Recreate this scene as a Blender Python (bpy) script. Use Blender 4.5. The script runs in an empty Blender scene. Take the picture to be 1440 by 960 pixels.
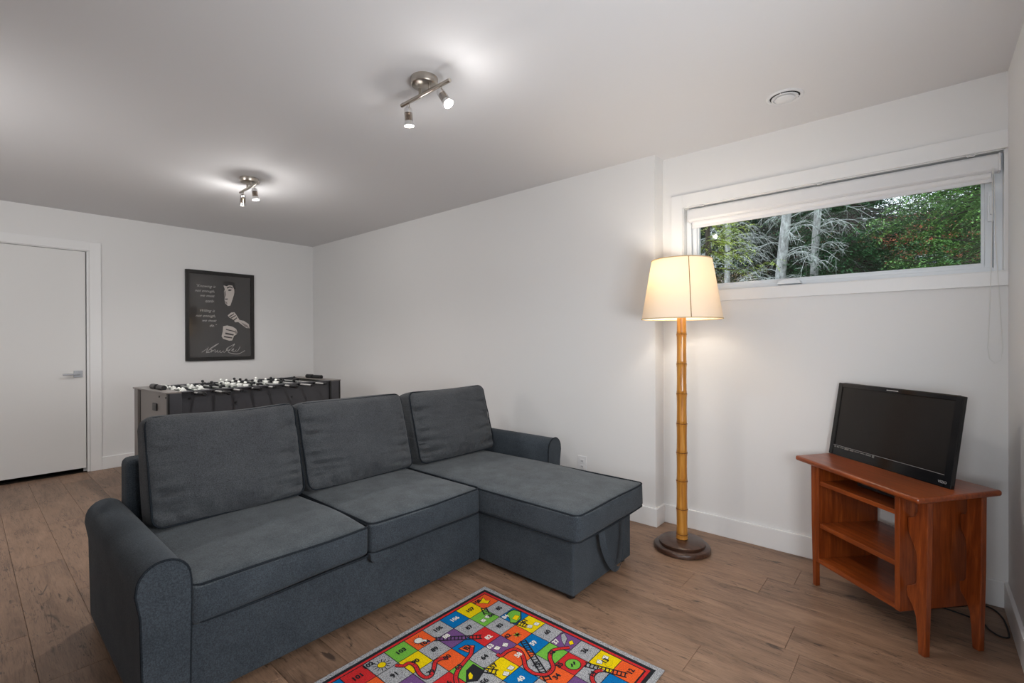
import bpy, bmesh, math, random
import numpy as np
from mathutils import Vector, Matrix
random.seed(7)
PI = math.pi
scene = bpy.context.scene
COL = scene.collection

# ------------------------------------------------------------------ camera
YAW, PIT, ROL, CAMZ = -0.7124, -0.0026, -0.0034, 1.2267
fh = Vector((math.sin(YAW), math.cos(YAW), 0)); rh = Vector((math.cos(YAW), -math.sin(YAW), 0)); zz = Vector((0, 0, 1))
fwd = fh*math.cos(PIT) + zz*math.sin(PIT); up2 = -fh*math.sin(PIT) + zz*math.cos(PIT)
rgt = rh*math.cos(ROL) + up2*math.sin(ROL); up3 = -rh*math.sin(ROL) + up2*math.cos(ROL)
cam = bpy.data.cameras.new('camera'); camo = bpy.data.objects.new('camera', cam); COL.objects.link(camo)
camo.matrix_world = Matrix(((rgt.x, up3.x, -fwd.x, 0), (rgt.y, up3.y, -fwd.y, 0), (rgt.z, up3.z, -fwd.z, CAMZ), (0, 0, 0, 1)))
cam.sensor_width = 36; cam.lens = 669.4/1440*36; cam.clip_start = .02; cam.clip_end = 200
scene.camera = camo

# ------------------------------------------------------------------ world, lights, exposure
world = bpy.data.worlds.new('world'); scene.world = world; world.use_nodes = True
bg = world.node_tree.nodes['Background']; bg.inputs[0].default_value = (.80, .90, 1, 1); bg.inputs[1].default_value = 1.6
vs = scene.view_settings; vs.view_transform = 'Standard'; vs.look = 'None'; vs.gamma = 1; vs.exposure = 1.1
vs.use_curve_mapping = False
SPOT_W = 9.5          # each halogen lamp of the ceiling fixtures
LAMP_W = 2.3           # bulb of the floor lamp
def add_light(kind, name, loc, energy, color=(1, 1, 1), **kw):
    l = bpy.data.lights.new(name, kind); l.energy = energy; l.color = color
    for k, v in kw.items(): setattr(l, k, v)
    o = bpy.data.objects.new(name, l); COL.objects.link(o); o.location = loc
    return o
sun = add_light('SUN', 'sun', (0, 8, 12), 2.2, (1, .96, .9), angle=math.radians(12))
sun.rotation_euler = (math.radians(-28), math.radians(28), 0)
side_area = add_light('AREA', 'side_fill', (.27, .95, 1.15), 22, (.94, .97, 1), shape='RECTANGLE', size=1.1, size_y=.7)  # added soft fill from beside the camera, no lamp there
side_area.rotation_euler = (math.radians(98), 0, math.radians(90))
far_area = add_light('AREA', 'far_fill', (-3.3, -.9, 1.75), 8, (1, .985, .97), shape='RECTANGLE', size=.8, size_y=.8)  # unseen fill added to brighten the far wall and corner
far_area.rotation_euler = (math.radians(94), 0, math.radians(48))
near_area = add_light('AREA', 'near_fill', (-.25, -1.7, 1.3), 2.2, (.90, .95, 1), shape='RECTANGLE', size=.6, size_y=.6, spread=math.radians(75))  # unseen fill added to lift the window wall and right corner
near_area.rotation_euler = (math.radians(88), 0, math.radians(-5))

# ------------------------------------------------------------------ helpers
def srgb(r, g, b):
    f = lambda c: ((c/255 + .055)/1.055)**2.4 if c/255 > .04045 else c/255/12.92
    return (f(r), f(g), f(b), 1)

def tag(o, label=None, cat=None, group=None, kind=None):
    if label: o['label'] = label
    if cat: o['category'] = cat
    if group: o['group'] = group
    if kind: o['kind'] = kind
    return o

def empty(name, loc=(0, 0, 0), rz=0):
    o = bpy.data.objects.new(name, None); COL.objects.link(o)
    o.location = loc; o.rotation_euler.z = rz; o.empty_display_size = .1
    return o

class MB:
    """collects shapes into one mesh"""
    def __init__(s): s.v = []; s.f = []; s.m = []; s.sm = []
    def add(s, V, F, mi=0, smooth=False):
        n = len(s.v); s.v += [tuple(p) for p in V]; s.f += [tuple(i+n for i in f) for f in F]
        s.m += [mi]*len(F); s.sm += [smooth]*len(F); return s
    def box(s, x0, x1, y0, y1, z0, z1, mi=0):
        V = [(x, y, z) for z in (z0, z1) for y in (y0, y1) for x in (x0, x1)]
        F = [(0, 2, 3, 1), (4, 5, 7, 6), (0, 1, 5, 4), (2, 6, 7, 3), (0, 4, 6, 2), (1, 3, 7, 5)]
        return s.add(V, F, mi)
    def prism(s, poly, a0, a1, axis='z', mi=0, smooth=False):
        """poly: 2D points; extruded from a0 to a1 along axis"""
        n = len(poly)
        def P(p, a): return (p[0], p[1], a) if axis == 'z' else ((a, p[0], p[1]) if axis == 'x' else (p[0], a, p[1]))
        V = [P(p, a0) for p in poly] + [P(p, a1) for p in poly]
        F = [tuple(range(n))[::-1], tuple(range(n, 2*n))]
        s.add(V, F, mi)
        V2 = V; F2 = [(i, (i+1) % n, n+(i+1) % n, n+i) for i in range(n)]
        return s.add(V2, F2, mi, smooth)
    def tube(s, pts, r, n=8, mi=0, closed=False, caps=True, smooth=True):
        pts = [Vector(p) for p in pts]; R = r if hasattr(r, '__len__') else [r]*len(pts)
        V = []; F = []; m = len(pts); prev = None
        for i, p in enumerate(pts):
            if closed: t = pts[(i+1) % m] - pts[i-1]
            else: t = pts[min(i+1, m-1)] - pts[max(i-1, 0)]
            if t.length < 1e-9: t = Vector((0, 0, 1))
            t.normalize()
            if prev is None:
                a = Vector((0, 0, 1)) if abs(t.z) < .9 else Vector((1, 0, 0)); u = t.cross(a).normalized()
            else:
                u = prev - t*prev.dot(t)
                u = u.normalized() if u.length > 1e-6 else t.orthogonal().normalized()
            prev = u; w = t.cross(u)
            for k in range(n):
                an = 2*PI*k/n; V.append(p + (u*math.cos(an) + w*math.sin(an))*R[i])
        for i in range(m if closed else m-1):
            j = (i+1) % m
            for k in range(n):
                F.append((i*n+k, i*n+(k+1) % n, j*n+(k+1) % n, j*n+k))
        if caps and not closed:
            F.append(tuple(range(n))[::-1]); F.append(tuple(range((m-1)*n, m*n)))
        return s.add(V, F, mi, smooth)
    def lathe(s, prof, c=(0, 0, 0), n=32, mi=0, smooth=True, axis=None):
        """prof: (r, z) list from bottom to top"""
        V = []; F = []
        for r, z in prof:
            for k in range(n):
                V.append(Vector((r*math.cos(2*PI*k/n), r*math.sin(2*PI*k/n), z)))
        if axis is not None:
            q = Vector((0, 0, 1)).rotation_difference(Vector(axis).normalized()); V = [q @ v for v in V]
        V = [v + Vector(c) for v in V]
        for i in range(len(prof)-1):
            for k in range(n): F.append((i*n+k, i*n+(k+1) % n, (i+1)*n+(k+1) % n, (i+1)*n+k))
        if prof[0][0] > 1e-5: F.append(tuple(range(n))[::-1])
        if prof[-1][0] > 1e-5: F.append(tuple(range((len(prof)-1)*n, len(prof)*n)))
        return s.add(V, F, mi, smooth)
    def build(s, name, mats, parent=None, bevel=0, seg=2, M=None):
        me = bpy.data.meshes.new(name)
        V = s.v if M is None else [tuple(M @ Vector(p)) for p in s.v]
        me.from_pydata(V, [], s.f)
        for m in (mats if isinstance(mats, (list, tuple)) else [mats]): me.materials.append(m)
        me.polygons.foreach_set('material_index', s.m); me.polygons.foreach_set('use_smooth', s.sm)
        bm = bmesh.new(); bm.from_mesh(me); bmesh.ops.remove_doubles(bm, verts=bm.verts, dist=1e-6)
        bmesh.ops.recalc_face_normals(bm, faces=bm.faces)
        if bevel:
            es = [e for e in bm.edges if len(e.link_faces) == 2 and e.calc_face_angle(0) > .6]
            bmesh.ops.bevel(bm, geom=es, offset=bevel, segments=seg, profile=.5, affect='EDGES', clamp_overlap=True)
        bm.to_mesh(me); bm.free()
        if any(s.sm): me.set_sharp_from_angle(angle=math.radians(50))
        o = bpy.data.objects.new(name, me); COL.objects.link(o)
        if parent: o.parent = parent
        return o

# ------------------------------------------------------------------ materials
def mat(name, base=(.8, .8, .8, 1), rough=.5, metal=0, spec=.5, **kw):
    m = bpy.data.materials.new(name); m.use_nodes = True
    b = m.node_tree.nodes['Principled BSDF']
    b.inputs['Base Color'].default_value = base; b.inputs['Roughness'].default_value = rough
    b.inputs['Metallic'].default_value = metal; b.inputs['Specular IOR Level'].default_value = spec
    for k, v in kw.items(): b.inputs[k].default_value = v
    return m
class NT:
    def __init__(s, m): s.t = m.node_tree; s.b = s.t.nodes['Principled BSDF']
    def n(s, typ, **kw):
        nd = s.t.nodes.new(typ)
        for k, v in kw.items():
            if k.startswith('i_'):
                key = k[2:]; key = int(key) if key.isdigit() else key.replace('_', ' ')
                nd.inputs[key].default_value = v
            else: setattr(nd, k, v)
        return nd
    def l(s, a, b): s.t.links.new(a, b)
    def coord(s, kind='Object', scale=(1, 1, 1), rnd=False):
        tc = s.n('ShaderNodeTexCoord'); mp = s.n('ShaderNodeMapping'); mp.inputs['Scale'].default_value = scale
        src = tc.outputs[kind]
        if rnd:
            oi = s.n('ShaderNodeObjectInfo'); mu = s.n('ShaderNodeMath', operation='MULTIPLY'); mu.inputs[1].default_value = 37.0
            s.l(oi.outputs['Random'], mu.inputs[0])
            ad = s.n('ShaderNodeVectorMath', operation='ADD'); s.l(src, ad.inputs[0]); s.l(mu.outputs[0], ad.inputs[1]); src = ad.outputs[0]
        s.l(src, mp.inputs[0]); return mp.outputs[0]
    def noise(s, vec, scale, detail=4, rough=.5, dist=0):
        nd = s.n('ShaderNodeTexNoise'); nd.inputs['Scale'].default_value = scale; nd.inputs['Detail'].default_value = detail
        nd.inputs['Roughness'].default_value = rough; nd.inputs['Distortion'].default_value = dist
        s.l(vec, nd.inputs['Vector']); return nd.outputs['Fac']
    def ramp(s, fac, stops):
        r = s.n('ShaderNodeValToRGB'); e = r.color_ramp.elements
        while len(e) < len(stops): e.new(.5)
        for el, (p, c) in zip(e, stops): el.position = p; el.color = c
        s.l(fac, r.inputs[0]); return r.outputs[0]
    def mix(s, fac, a, b, mode='MIX'):
        m = s.n('ShaderNodeMix', data_type='RGBA', blend_type=mode)
        for v, i in ((fac, 0), (a, 6), (b, 7)):
            if isinstance(v, (int, float, tuple)): m.inputs[i].default_value = v
            else: s.l(v, m.inputs[i])
        return m.outputs[2]
    def bump(s, h, strength=.3, dist=.002):
        b = s.n('ShaderNodeBump'); b.inputs['Strength'].default_value = strength; b.inputs['Distance'].default_value = dist
        s.l(h, b.inputs['Height']); s.l(b.outputs[0], s.b.inputs['Normal'])

def g1(v): return (v, v, v, 1)
def wall_mat(name, col, rough=.6):
    m = mat(name, col, rough, spec=.3); t = NT(m); v = t.coord()
    t.bump(t.noise(v, 220, 3), .06, .001); return m
M_wall = wall_mat('wall_paint', (.80, .795, .79, 1))
M_ceil = wall_mat('ceiling_paint', (.74, .735, .745, 1), .8)
M_trim = mat('trim_paint', (.84, .84, .84, 1), .35)
M_door = mat('door_paint', (.78, .775, .765, 1), .45)
M_vinyl = mat('window_vinyl', (.78, .82, .86, 1), .3)
M_white_plastic = mat('white_plastic', (.78, .78, .79, 1), .35)
M_black_plastic = mat('black_plastic', (.012, .012, .013, 1), .35)
M_rubber = mat('rubber', (.01, .01, .01, 1), .6)
M_gap_shade = mat('gap_shade', (.01, .01, .01, 1), .8)  # near-black colour standing for the shade inside holes and gaps
M_nickel = mat('brushed_nickel', (.50, .46, .41, 1), .3, 1)
M_chrome = mat('chrome', (.75, .75, .75, 1), .15, 1)

def wood_planks():
    m = mat('oak_plank', rough=.42, spec=.4); t = NT(m)
    v = t.coord(scale=(1, 7, 1), rnd=True)
    big = t.noise(t.coord(scale=(1, 5, 1), rnd=True), 2.6, 6, .65, .8)
    fine = t.noise(t.coord(scale=(3, 46, 1), rnd=True), 4, 7, .72, .25)
    vfine = t.noise(t.coord(scale=(6, 150, 1), rnd=True), 5, 4, .7)
    base = t.ramp(big, [(.28, srgb(112, 87, 70)), (.45, srgb(146, 117, 96)), (.62, srgb(162, 131, 108)), (.8, srgb(172, 142, 118))])
    c = t.mix(.55, base, t.ramp(fine, [(.30, g1(.28)), (.48, g1(.95)), (.75, g1(1.18))]), 'MULTIPLY')
    c = t.mix(.35, c, t.ramp(vfine, [(.35, g1(.6)), (.65, g1(1.1))]), 'MULTIPLY')
    kn = t.noise(t.coord(scale=(2.2, 10, 1), rnd=True), 2.4, 4, .6, 1.4)
    c = t.mix(t.ramp(kn, [(.63, g1(0)), (.70, g1(.85))]), c, srgb(62, 50, 44))
    cr = t.noise(t.coord(scale=(1.2, 16, 1), rnd=True), 2.1, 5, .6, .8)
    rid = t.ramp(cr, [(.485, g1(0)), (.5, g1(1)), (.515, g1(0))]); msk = t.noise(t.coord(scale=(1, 4, 1), rnd=True), 3.1, 2)
    mm = t.n('ShaderNodeMath', operation='MULTIPLY')
    t.l(rid, mm.inputs[0]); t.l(t.ramp(msk, [(.45, g1(0)), (.56, g1(.9))]), mm.inputs[1])
    c = t.mix(mm.outputs[0], c, srgb(66, 52, 45))
    oi = t.n('ShaderNodeObjectInfo')
    c = t.mix(1.0, c, t.ramp(oi.outputs['Random'], [(0, (.80, .79, .78, 1)), (1, (1.06, 1.03, 1.0, 1))]), 'MULTIPLY')
    t.l(c, t.b.inputs['Base Color'])
    t.bump(fine, .12, .001); return m
M_plank = wood_planks()

def fabric(name, c1, c2, scale=230, blot=6, sheen=.08, wr=False):
    m = mat(name, rough=.95, spec=.15); t = NT(m); v = t.coord()
    wv = t.noise(t.coord(scale=(1, 1, 1)), scale, 2, .7)
    st = t.noise(t.coord(scale=(90, 90, 9)), 9, 3, .7)
    bl = t.noise(v, blot, 5, .65)
    c = t.mix(t.ramp(bl, [(.3, g1(0)), (.72, g1(1))]), c1, c2)
    c = t.mix(.75, c, t.ramp(wv, [(.3, g1(.45)), (.7, g1(1.35))]), 'MULTIPLY')
    c = t.mix(.35, c, t.ramp(st, [(.3, g1(.55)), (.7, g1(1.3))]), 'MULTIPLY')
    t.l(c, t.b.inputs['Base Color'])
    t.b.inputs['Sheen Weight'].default_value = sheen; t.b.inputs['Sheen Roughness'].default_value = .5
    if wr:
        w = t.noise(t.coord(scale=(3, 3, 9)), 2.2, 3, .5, .4)
        ad = t.n('ShaderNodeMath', operation='MULTIPLY_ADD'); ad.inputs[1].default_value = 12
        t.l(w, ad.inputs[0]); t.l(wv, ad.inputs[2]); t.bump(ad.outputs[0], .5, .0015)
    else: t.bump(wv, .5, .0015)
    return m
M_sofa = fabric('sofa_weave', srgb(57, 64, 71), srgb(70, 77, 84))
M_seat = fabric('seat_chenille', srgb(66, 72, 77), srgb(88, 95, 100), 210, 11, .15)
M_back = fabric('cushion_weave', srgb(70, 72, 76), srgb(84, 87, 90), 230, 5, .1, wr=True)
M_pipe = fabric('piping_fabric', srgb(34, 39, 45), srgb(42, 47, 53), sheen=0)

def mahogany(name='mahogany', a=(98, 38, 12), b=(184, 94, 38), along='x'):
    m = mat(name, rough=.3, spec=.5); t = NT(m)
    sc = {'x': (1.5, 22, 22), 'z': (22, 22, 1.5)}[along]
    n1 = t.noise(t.coord(scale=sc), 3, 6, .65, .4); n2 = t.noise(t.coord(), 5, 3)
    c = t.ramp(n1, [(.25, srgb(*a)), (.55, srgb((a[0]+b[0])//2, (a[1]+b[1])//2, (a[2]+b[2])//2)), (.8, srgb(*b))])
    c = t.mix(.3, c, t.ramp(n2, [(.3, g1(.6)), (.7, g1(1.2))]), 'MULTIPLY')
    t.l(c, t.b.inputs['Base Color']); t.bump(n1, .08, .001)
    t.b.inputs['Coat Weight'].default_value = .1; t.b.inputs['Coat Roughness'].default_value = .2
    return m
M_mah = mahogany(); M_mahz = mahogany('mahogany_upright', along='z')

# ------------------------------------------------------------------ room shell
XL, XR, YB, YW, YR, XS, H = -5.975, .2926, -2.2, 2.98, 3.11, -1.3317, 2.44
def S(o): o['kind'] = 'structure'; return o
floor = S(MB().box(XL-.1, XR+.1, YB-.1, YR+.1, -.06, -.012).build('floor', mat('subfloor', (.05, .04, .035, 1), .9)))
S(MB().box(XL-.1, XR+.1, YB-.1, YR+.3, H, H+.1).build('ceiling', M_ceil))
# back wall: thick run behind the sofa, thinner recess with the window
WX0, WX1, WZ0, WZ1 = -1.193, .284, 1.534, 2.092      # window opening
wb = MB().box(XL-.1, XS, YW, YR+.3, 0, H)
wb.box(XS, WX0, YR, YR+.3, 0, H).box(WX1, XR+.1, YR, YR+.3, 0, H).box(WX0, WX1, YR, YR+.3, 0, WZ0).box(WX0, WX1, YR, YR+.3, WZ1, H)
S(wb.build('wall_back', M_wall))
S(MB().box(XR, XR+.1, YB, YR, 0, H).build('wall_right', M_wall))
S(MB().box(XL, XR, YB-.1, YB, 0, H).build('wall_front', M_wall))
DY0, DY1, DZ = -.035, .789, 2.081                     # door opening in the left wall
wl = MB().box(XL-.1, XL, DY1, YW, 0, H).box(XL-.1, XL, YB, DY0, 0, H).box(XL-.1, XL, DY0, DY1, DZ, H)
S(wl.build('wall_left', M_wall))
# floor planks
PW, Y0 = .195, .18
boundaries = [Y0 + PW*k for k in range(-13, 16)]
joint = {11: -.91, 13: -.49, 8: -.677, 9: -.365}     # joints read off the photograph (row index from Y0)
plank_cache = {}
for k in range(-13, 16):
    ya = Y0 + PW*k; yb = ya + PW
    if ya > YR or yb < YB: continue
    ya2 = max(ya, YB); yb2 = min(yb, YR)
    j0 = joint.get(k, XL + random.uniform(.1, 1.2)); L = 1.285
    js = [j0 + L*i for i in range(-6, 7)]
    xs = [XL] + [j for j in js if XL+.05 < j < XR-.05] + [XR]
    if yb2 > YW: pass
    for a, b in zip(xs[:-1], xs[1:]):
        w = b-a; d = yb2-ya2; key = (round(w, 3), round(d, 3))
        if key not in plank_cache:
            g = .0005; c = .0009
            V = []
            for (zq, ins) in ((-.012, g), (-c, g), (0, g+c)):
                V += [(-w/2+ins, -d/2+ins, zq), (w/2-ins, -d/2+ins, zq), (w/2-ins, d/2-ins, zq), (-w/2+ins, d/2-ins, zq)]
            F = [(8, 9, 10, 11)] + [(r*4+i, r*4+(i+1) % 4, r*4+4+(i+1) % 4, r*4+4+i) for r in (0, 1) for i in range(4)]
            me = bpy.data.meshes.new('plank'); me.from_pydata(V, [], F); me.materials.append(M_plank); plank_cache[key] = me
        o = bpy.data.objects.new('plank', plank_cache[key]); COL.objects.link(o); o.parent = floor
        o.location = ((a+b)/2, (ya2+yb2)/2, 0)

# baseboards
BT, BH = .015, .12
def bb(name, poly):
    return S(MB().prism(poly, 0, BH, 'z').build(name, M_trim, bevel=.003))
bb('baseboard_back', [(XL, YW), (XL, YW-BT), (XS+BT, YW-BT), (XS+BT, YR-BT), (XR, YR-BT), (XR, YR), (XS, YR), (XS, YW)])
bb('baseboard_right', [(XR-BT, YB), (XR, YB), (XR, YR-BT), (XR-BT, YR-BT)])
bb('baseboard_left', [(XL, .88), (XL+BT, .88), (XL+BT, YW-BT), (XL, YW-BT)])
bb('baseboard_front', [(XL, YB), (XL, YB+BT), (XR-BT, YB+BT), (XR-BT, YB)])

# door, its frame and casing
dr = S(empty('door_1', (XL, .37, 0)))
MB().box(-.05, -.012, -.40, .40, .038, 2.075).build('door_panel', M_door, dr, bevel=.002)
MB().box(-.1, 0, .408, .419, 0, 2.081).box(-.1, 0, -.405-.0, -.394-.005, 0, 2.081).box(-.1, 0, -.405, .419, 2.075+.003, 2.081).build('jamb', M_trim, dr)
MB().box(-.0645, -.0515, .385, .408, 0, 2.079).build('door_stop', M_trim, dr)
M_handle = mat('handle_metal', (.30, .30, .31, 1), .38, .9)
hd = MB().box(-.012, -.004, .315, .377, .894, .956).build('door_handle', M_handle, dr, bevel=.001); hd['label'] = 'brushed metal lever handle'
MB().tube([(-.004, .346, .925), (.045, .346, .925)], .009, 12).build('neck', M_handle, hd)
MB().box(.037, .049, .235, .356, .917, .933).build('lever', M_handle, hd, bevel=.004)
CZ = 2.168
tc = S(empty('trim_1', (XL, .37, 0)))
MB().box(0, .018, .427, .510, 0, CZ).build('casing_board', M_trim, tc, bevel=.002)
MB().box(0, .018, -.498, -.415, 0, CZ).build('casing_board', M_trim, tc, bevel=.002)
MB().box(0, .018, -.415, .427, CZ-.083, CZ).build('casing_board', M_trim, tc, bevel=.002)
# added hall box blocks outside light; near-black colour stands for shade under the door
S(MB().box(XL-.5, XL-.1, DY0-.1, DY1+.1, -.06, -.002).build('added_hall_floor', mat('hall_floor_shade', (.03, .024, .02, 1), .8)))
S(MB().box(XL-.5, XL-.1, DY0-.1, DY1+.1, DZ, DZ+.05).box(XL-.5, XL-.1, DY0-.12, DY0-.1, -.06, DZ+.05).box(XL-.5, XL-.1, DY1+.1, DY1+.12, -.06, DZ+.05).box(XL-.52, XL-.5, DY0-.12, DY1+.12, -.06, DZ+.05).build('hall_light_block', M_gap_shade))

# window
wn = S(empty('window_1', ((WX0+WX1)/2, YR, WZ0)))
hw = (WX1-WX0)/2; wh = WZ1-WZ0
def frame_ring(x0, x1, z0, z1, t, tb, y0, y1, name, m, parent, bev=.002):
    return MB().box(x0, x0+t, y0, y1, z0, z1).box(x1-t, x1, y0, y1, z0, z1).box(x0+t, x1-t, y0, y1, z0, z0+tb).box(x0+t, x1-t, y0, y1, z1-t, z1).build(name, m, parent, bevel=bev)
frame_ring(-hw+.004, hw-.004, .004, wh-.004, .03, .022, .05, .13, 'frame', M_vinyl, wn)
frame_ring(-hw+.036, hw-.036, .026, wh-.036, .026, .018, .07, .115, 'sash', M_vinyl, wn)
frame_ring(-hw+.062, hw-.062, .044, wh-.062, .012, .009, .08, .105, 'glazing_bead', M_vinyl, wn, .001)
gm = bpy.data.materials.new('window_glass'); gm.use_nodes = True; nt = gm.node_tree; nt.nodes.clear()
out = nt.nodes.new('ShaderNodeOutputMaterial'); tr = nt.nodes.new('ShaderNodeBsdfTransparent'); gl = nt.nodes.new('ShaderNodeBsdfGlossy')
tr.inputs[0].default_value = (.96, .975, .97, 1); gl.inputs['Roughness'].default_value = .02
fr = nt.nodes.new('ShaderNodeFresnel'); fr.inputs[0].default_value = 1.45; mx = nt.nodes.new('ShaderNodeMixShader')
nt.links.new(fr.outputs[0], mx.inputs[0]); nt.links.new(tr.outputs[0], mx.inputs[1]); nt.links.new(gl.outputs[0], mx.inputs[2]); nt.links.new(mx.outputs[0], out.inputs[0])
MB().box(-hw+.074, hw-.074, .088, .094, .053, wh-.074).build('pane', gm, wn)
# latch of the sash (right side) and crank handle on the bottom rail
lt = MB().box(hw-.055, hw-.035, .035, .05, .24, .38).build('latch', M_vinyl, wn, bevel=.003)
MB().box(hw-.049, hw-.041, .018, .035, .27, .36).build('latch_lever', M_vinyl, lt, bevel=.003)
# crank cover at about x=-.585
crx = -.585-(WX0+WX1)/2
cp = [(-.062, 0), (-.055, .018), (-.03, .028), (.03, .028), (.055, .018), (.062, 0)]
MB().prism([(crx+p[0], p[1]+.012) for p in cp], .0, .055, 'y').build('crank_cover', M_vinyl, wn, bevel=.004)
# window casing on the wall: boards around the opening, apron below
tw = S(empty('trim_3', ((WX0+WX1)/2, YR, WZ0)))
MB().box(-hw-.075, -hw, -BT, 0, 0, .64).build('casing_board', M_trim, tw, bevel=.002)
MB().box(-hw, XR-(WX0+WX1)/2, -BT, 0, wh, .64).build('casing_board', M_trim, tw, bevel=.002)
MB().box(-hw-.075, XR-(WX0+WX1)/2, -BT, 0, -.066, 0).build('apron', M_trim, tw, bevel=.002)
# reveal lining
MB().box(-hw, -hw+.004, 0, .05, 0, wh).box(hw-.004, hw, 0, .05, 0, wh).box(-hw, hw, 0, .05, wh-.004, wh).box(-hw, hw, 0, .05, 0, .004).build('jamb', M_trim, tw)

# ------------------------------------------------------------------ roller blind
bl = tag(empty('roller_blind', (-.45, YR+.02, 1.965)), 'white roller blind rolled up at the top of the window above its beaded cord', 'blind')
def cassette():
    prof = [(.0, .0), (.006, -.008), (.014, -.012), (.05, -.012), (.05, .070), (.01, .070), (.002, .060)]
    return [(p[0]-.022, p[1]+.043) for p in prof]
MB().prism([(p[0], p[1]) for p in cassette()], -.71, .712, 'x').build('cassette', M_white_plastic, bl, bevel=.002)
for sx in (-.716, .712):
    MB().prism([(-.024, .03), (.03, .03), (.03, .116), (-.012, .116), (-.022, .104)], sx, sx+.008, 'x').build('end_cap', M_white_plastic, bl, bevel=.002)
M_blind = mat('blind_fabric', (.86, .85, .85, 1), .7)
MB().tube([(-.69, .010, .020), (.69, .010, .020)], .018, 16).build('fabric_roll', M_blind, bl)
MB().box(-.695, .695, .0, .012, -.012, .008).build('bottom_rail', M_white_plastic, bl, bevel=.003)
for cx in (-.62, 0.02, .62):
    MB().tube([(cx-.012, -.024, .128), (cx-.012, -.03, .116), (cx+.012, -.03, .116), (cx+.012, -.024, .128)], .003, 6).build('bracket_clip', M_white_plastic, bl)
# beaded chain: loop hanging in front of the apron
chain = MB()
loop = []
pa = [(.690, -.052, .04), (.688, -.055, -.3), (.680, -.055, -.62), (.674, -.055, -.78), (.680, -.055, -.83), (.697, -.055, -.85), (.715, -.055, -.835), (.722, -.055, -.78), (.715, -.055, -.62), (.70, -.055, -.3), (.694, -.052, .04)]
chain.tube(pa, .0016, 6)
for i in range(len(pa)-1):
    a, b = Vector(pa[i]), Vector(pa[i+1]); n = max(1, int((b-a).length/.012))
    for k in range(n):
        c = a.lerp(b, k/n); chain.lathe([(0, -.0022), (.0022, 0), (0, .0022)], c, 5)
chain.build('beaded_cord', mat('bead', (.75, .75, .73, 1), .3), bl)

# ------------------------------------------------------------------ wall outlet
ot = tag(empty('wall_outlet', (-1.893, YW, .318)), 'white wall outlet on the back wall just above the chaise', 'outlet')
MB().box(-.037, .037, -.006, 0, -.058, .058).build('cover_plate', M_white_plastic, ot, bevel=.002)
for dz in (.02, -.02):
    r = MB().box(-.017, .017, -.009, -.006, dz-.016, dz+.016).build('receptacle', M_white_plastic, ot, bevel=.003)
    MB().box(-.008, -.005, -.0095, -.009, dz-.004, dz+.008).box(.005, .008, -.0095, -.009, dz-.004, dz+.008).build('slot_shade', M_gap_shade, r)  # dark blocks drawn for the shade inside the holes

# ------------------------------------------------------------------ ceiling vent
cv = tag(empty('ceiling_vent', (-.523, 2.70, H)), 'round white ceiling air vent in front of the window', 'vent')
MB().lathe([(.066, -.001), (.068, -.005), (.074, -.007), (.082, -.004), (.084, 0), (.066, 0), (.066, -.001)], n=48).build('flange', M_white_plastic, cv)
MB().lathe([(.051, -.006), (.053, -.011), (.059, -.010), (.060, -.006), (.051, -.006)], n=48).build('ring', M_white_plastic, cv)
MB().lathe([(0, -.020), (.034, -.020), (.043, -.016), (.044, -.010), (0, -.008)], n=48).build('disc', M_white_plastic, cv)
MB().lathe([(0, -.0025), (.067, -.0025), (.067, -.0005), (0, -.0005)], n=32).build('throat_shade', M_gap_shade, cv)  # black disc in place of the shaded duct behind the rings
for a in range(3):
    an = a*2*PI/3+.4; MB().tube([(.03*math.cos(an), .03*math.sin(an), -.009), (.068*math.cos(an), .068*math.sin(an), -.004)], .002, 6).build('stay', M_white_plastic, cv)

# ------------------------------------------------------------------ ceiling spotlights
M_lamp_face = mat('halogen_face', (1, 1, 1, 1), .3); b = M_lamp_face.node_tree.nodes['Principled BSDF']
b.inputs['Emission Color'].default_value = (1, .90, .76, 1); b.inputs['Emission Strength'].default_value = 14
M_sleeve = bpy.data.materials.new('glass_sleeve'); M_sleeve.use_nodes = True; nt = M_sleeve.node_tree; nt.nodes.clear()
out = nt.nodes.new('ShaderNodeOutputMaterial'); tr = nt.nodes.new('ShaderNodeBsdfTransparent'); gl = nt.nodes.new('ShaderNodeBsdfGlossy')
tr.inputs[0].default_value = (.80, .74, .68, 1); gl.inputs['Roughness'].default_value = .08
mx = nt.nodes.new('ShaderNodeMixShader'); lw = nt.nodes.new('ShaderNodeLayerWeight'); lw.inputs[0].default_value = .35
nt.links.new(lw.outputs['Facing'], mx.inputs[0]); nt.links.new(tr.outputs[0], mx.inputs[1]); nt.links.new(gl.outputs[0], mx.inputs[2]); nt.links.new(mx.outputs[0], out.inputs[0])
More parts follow.
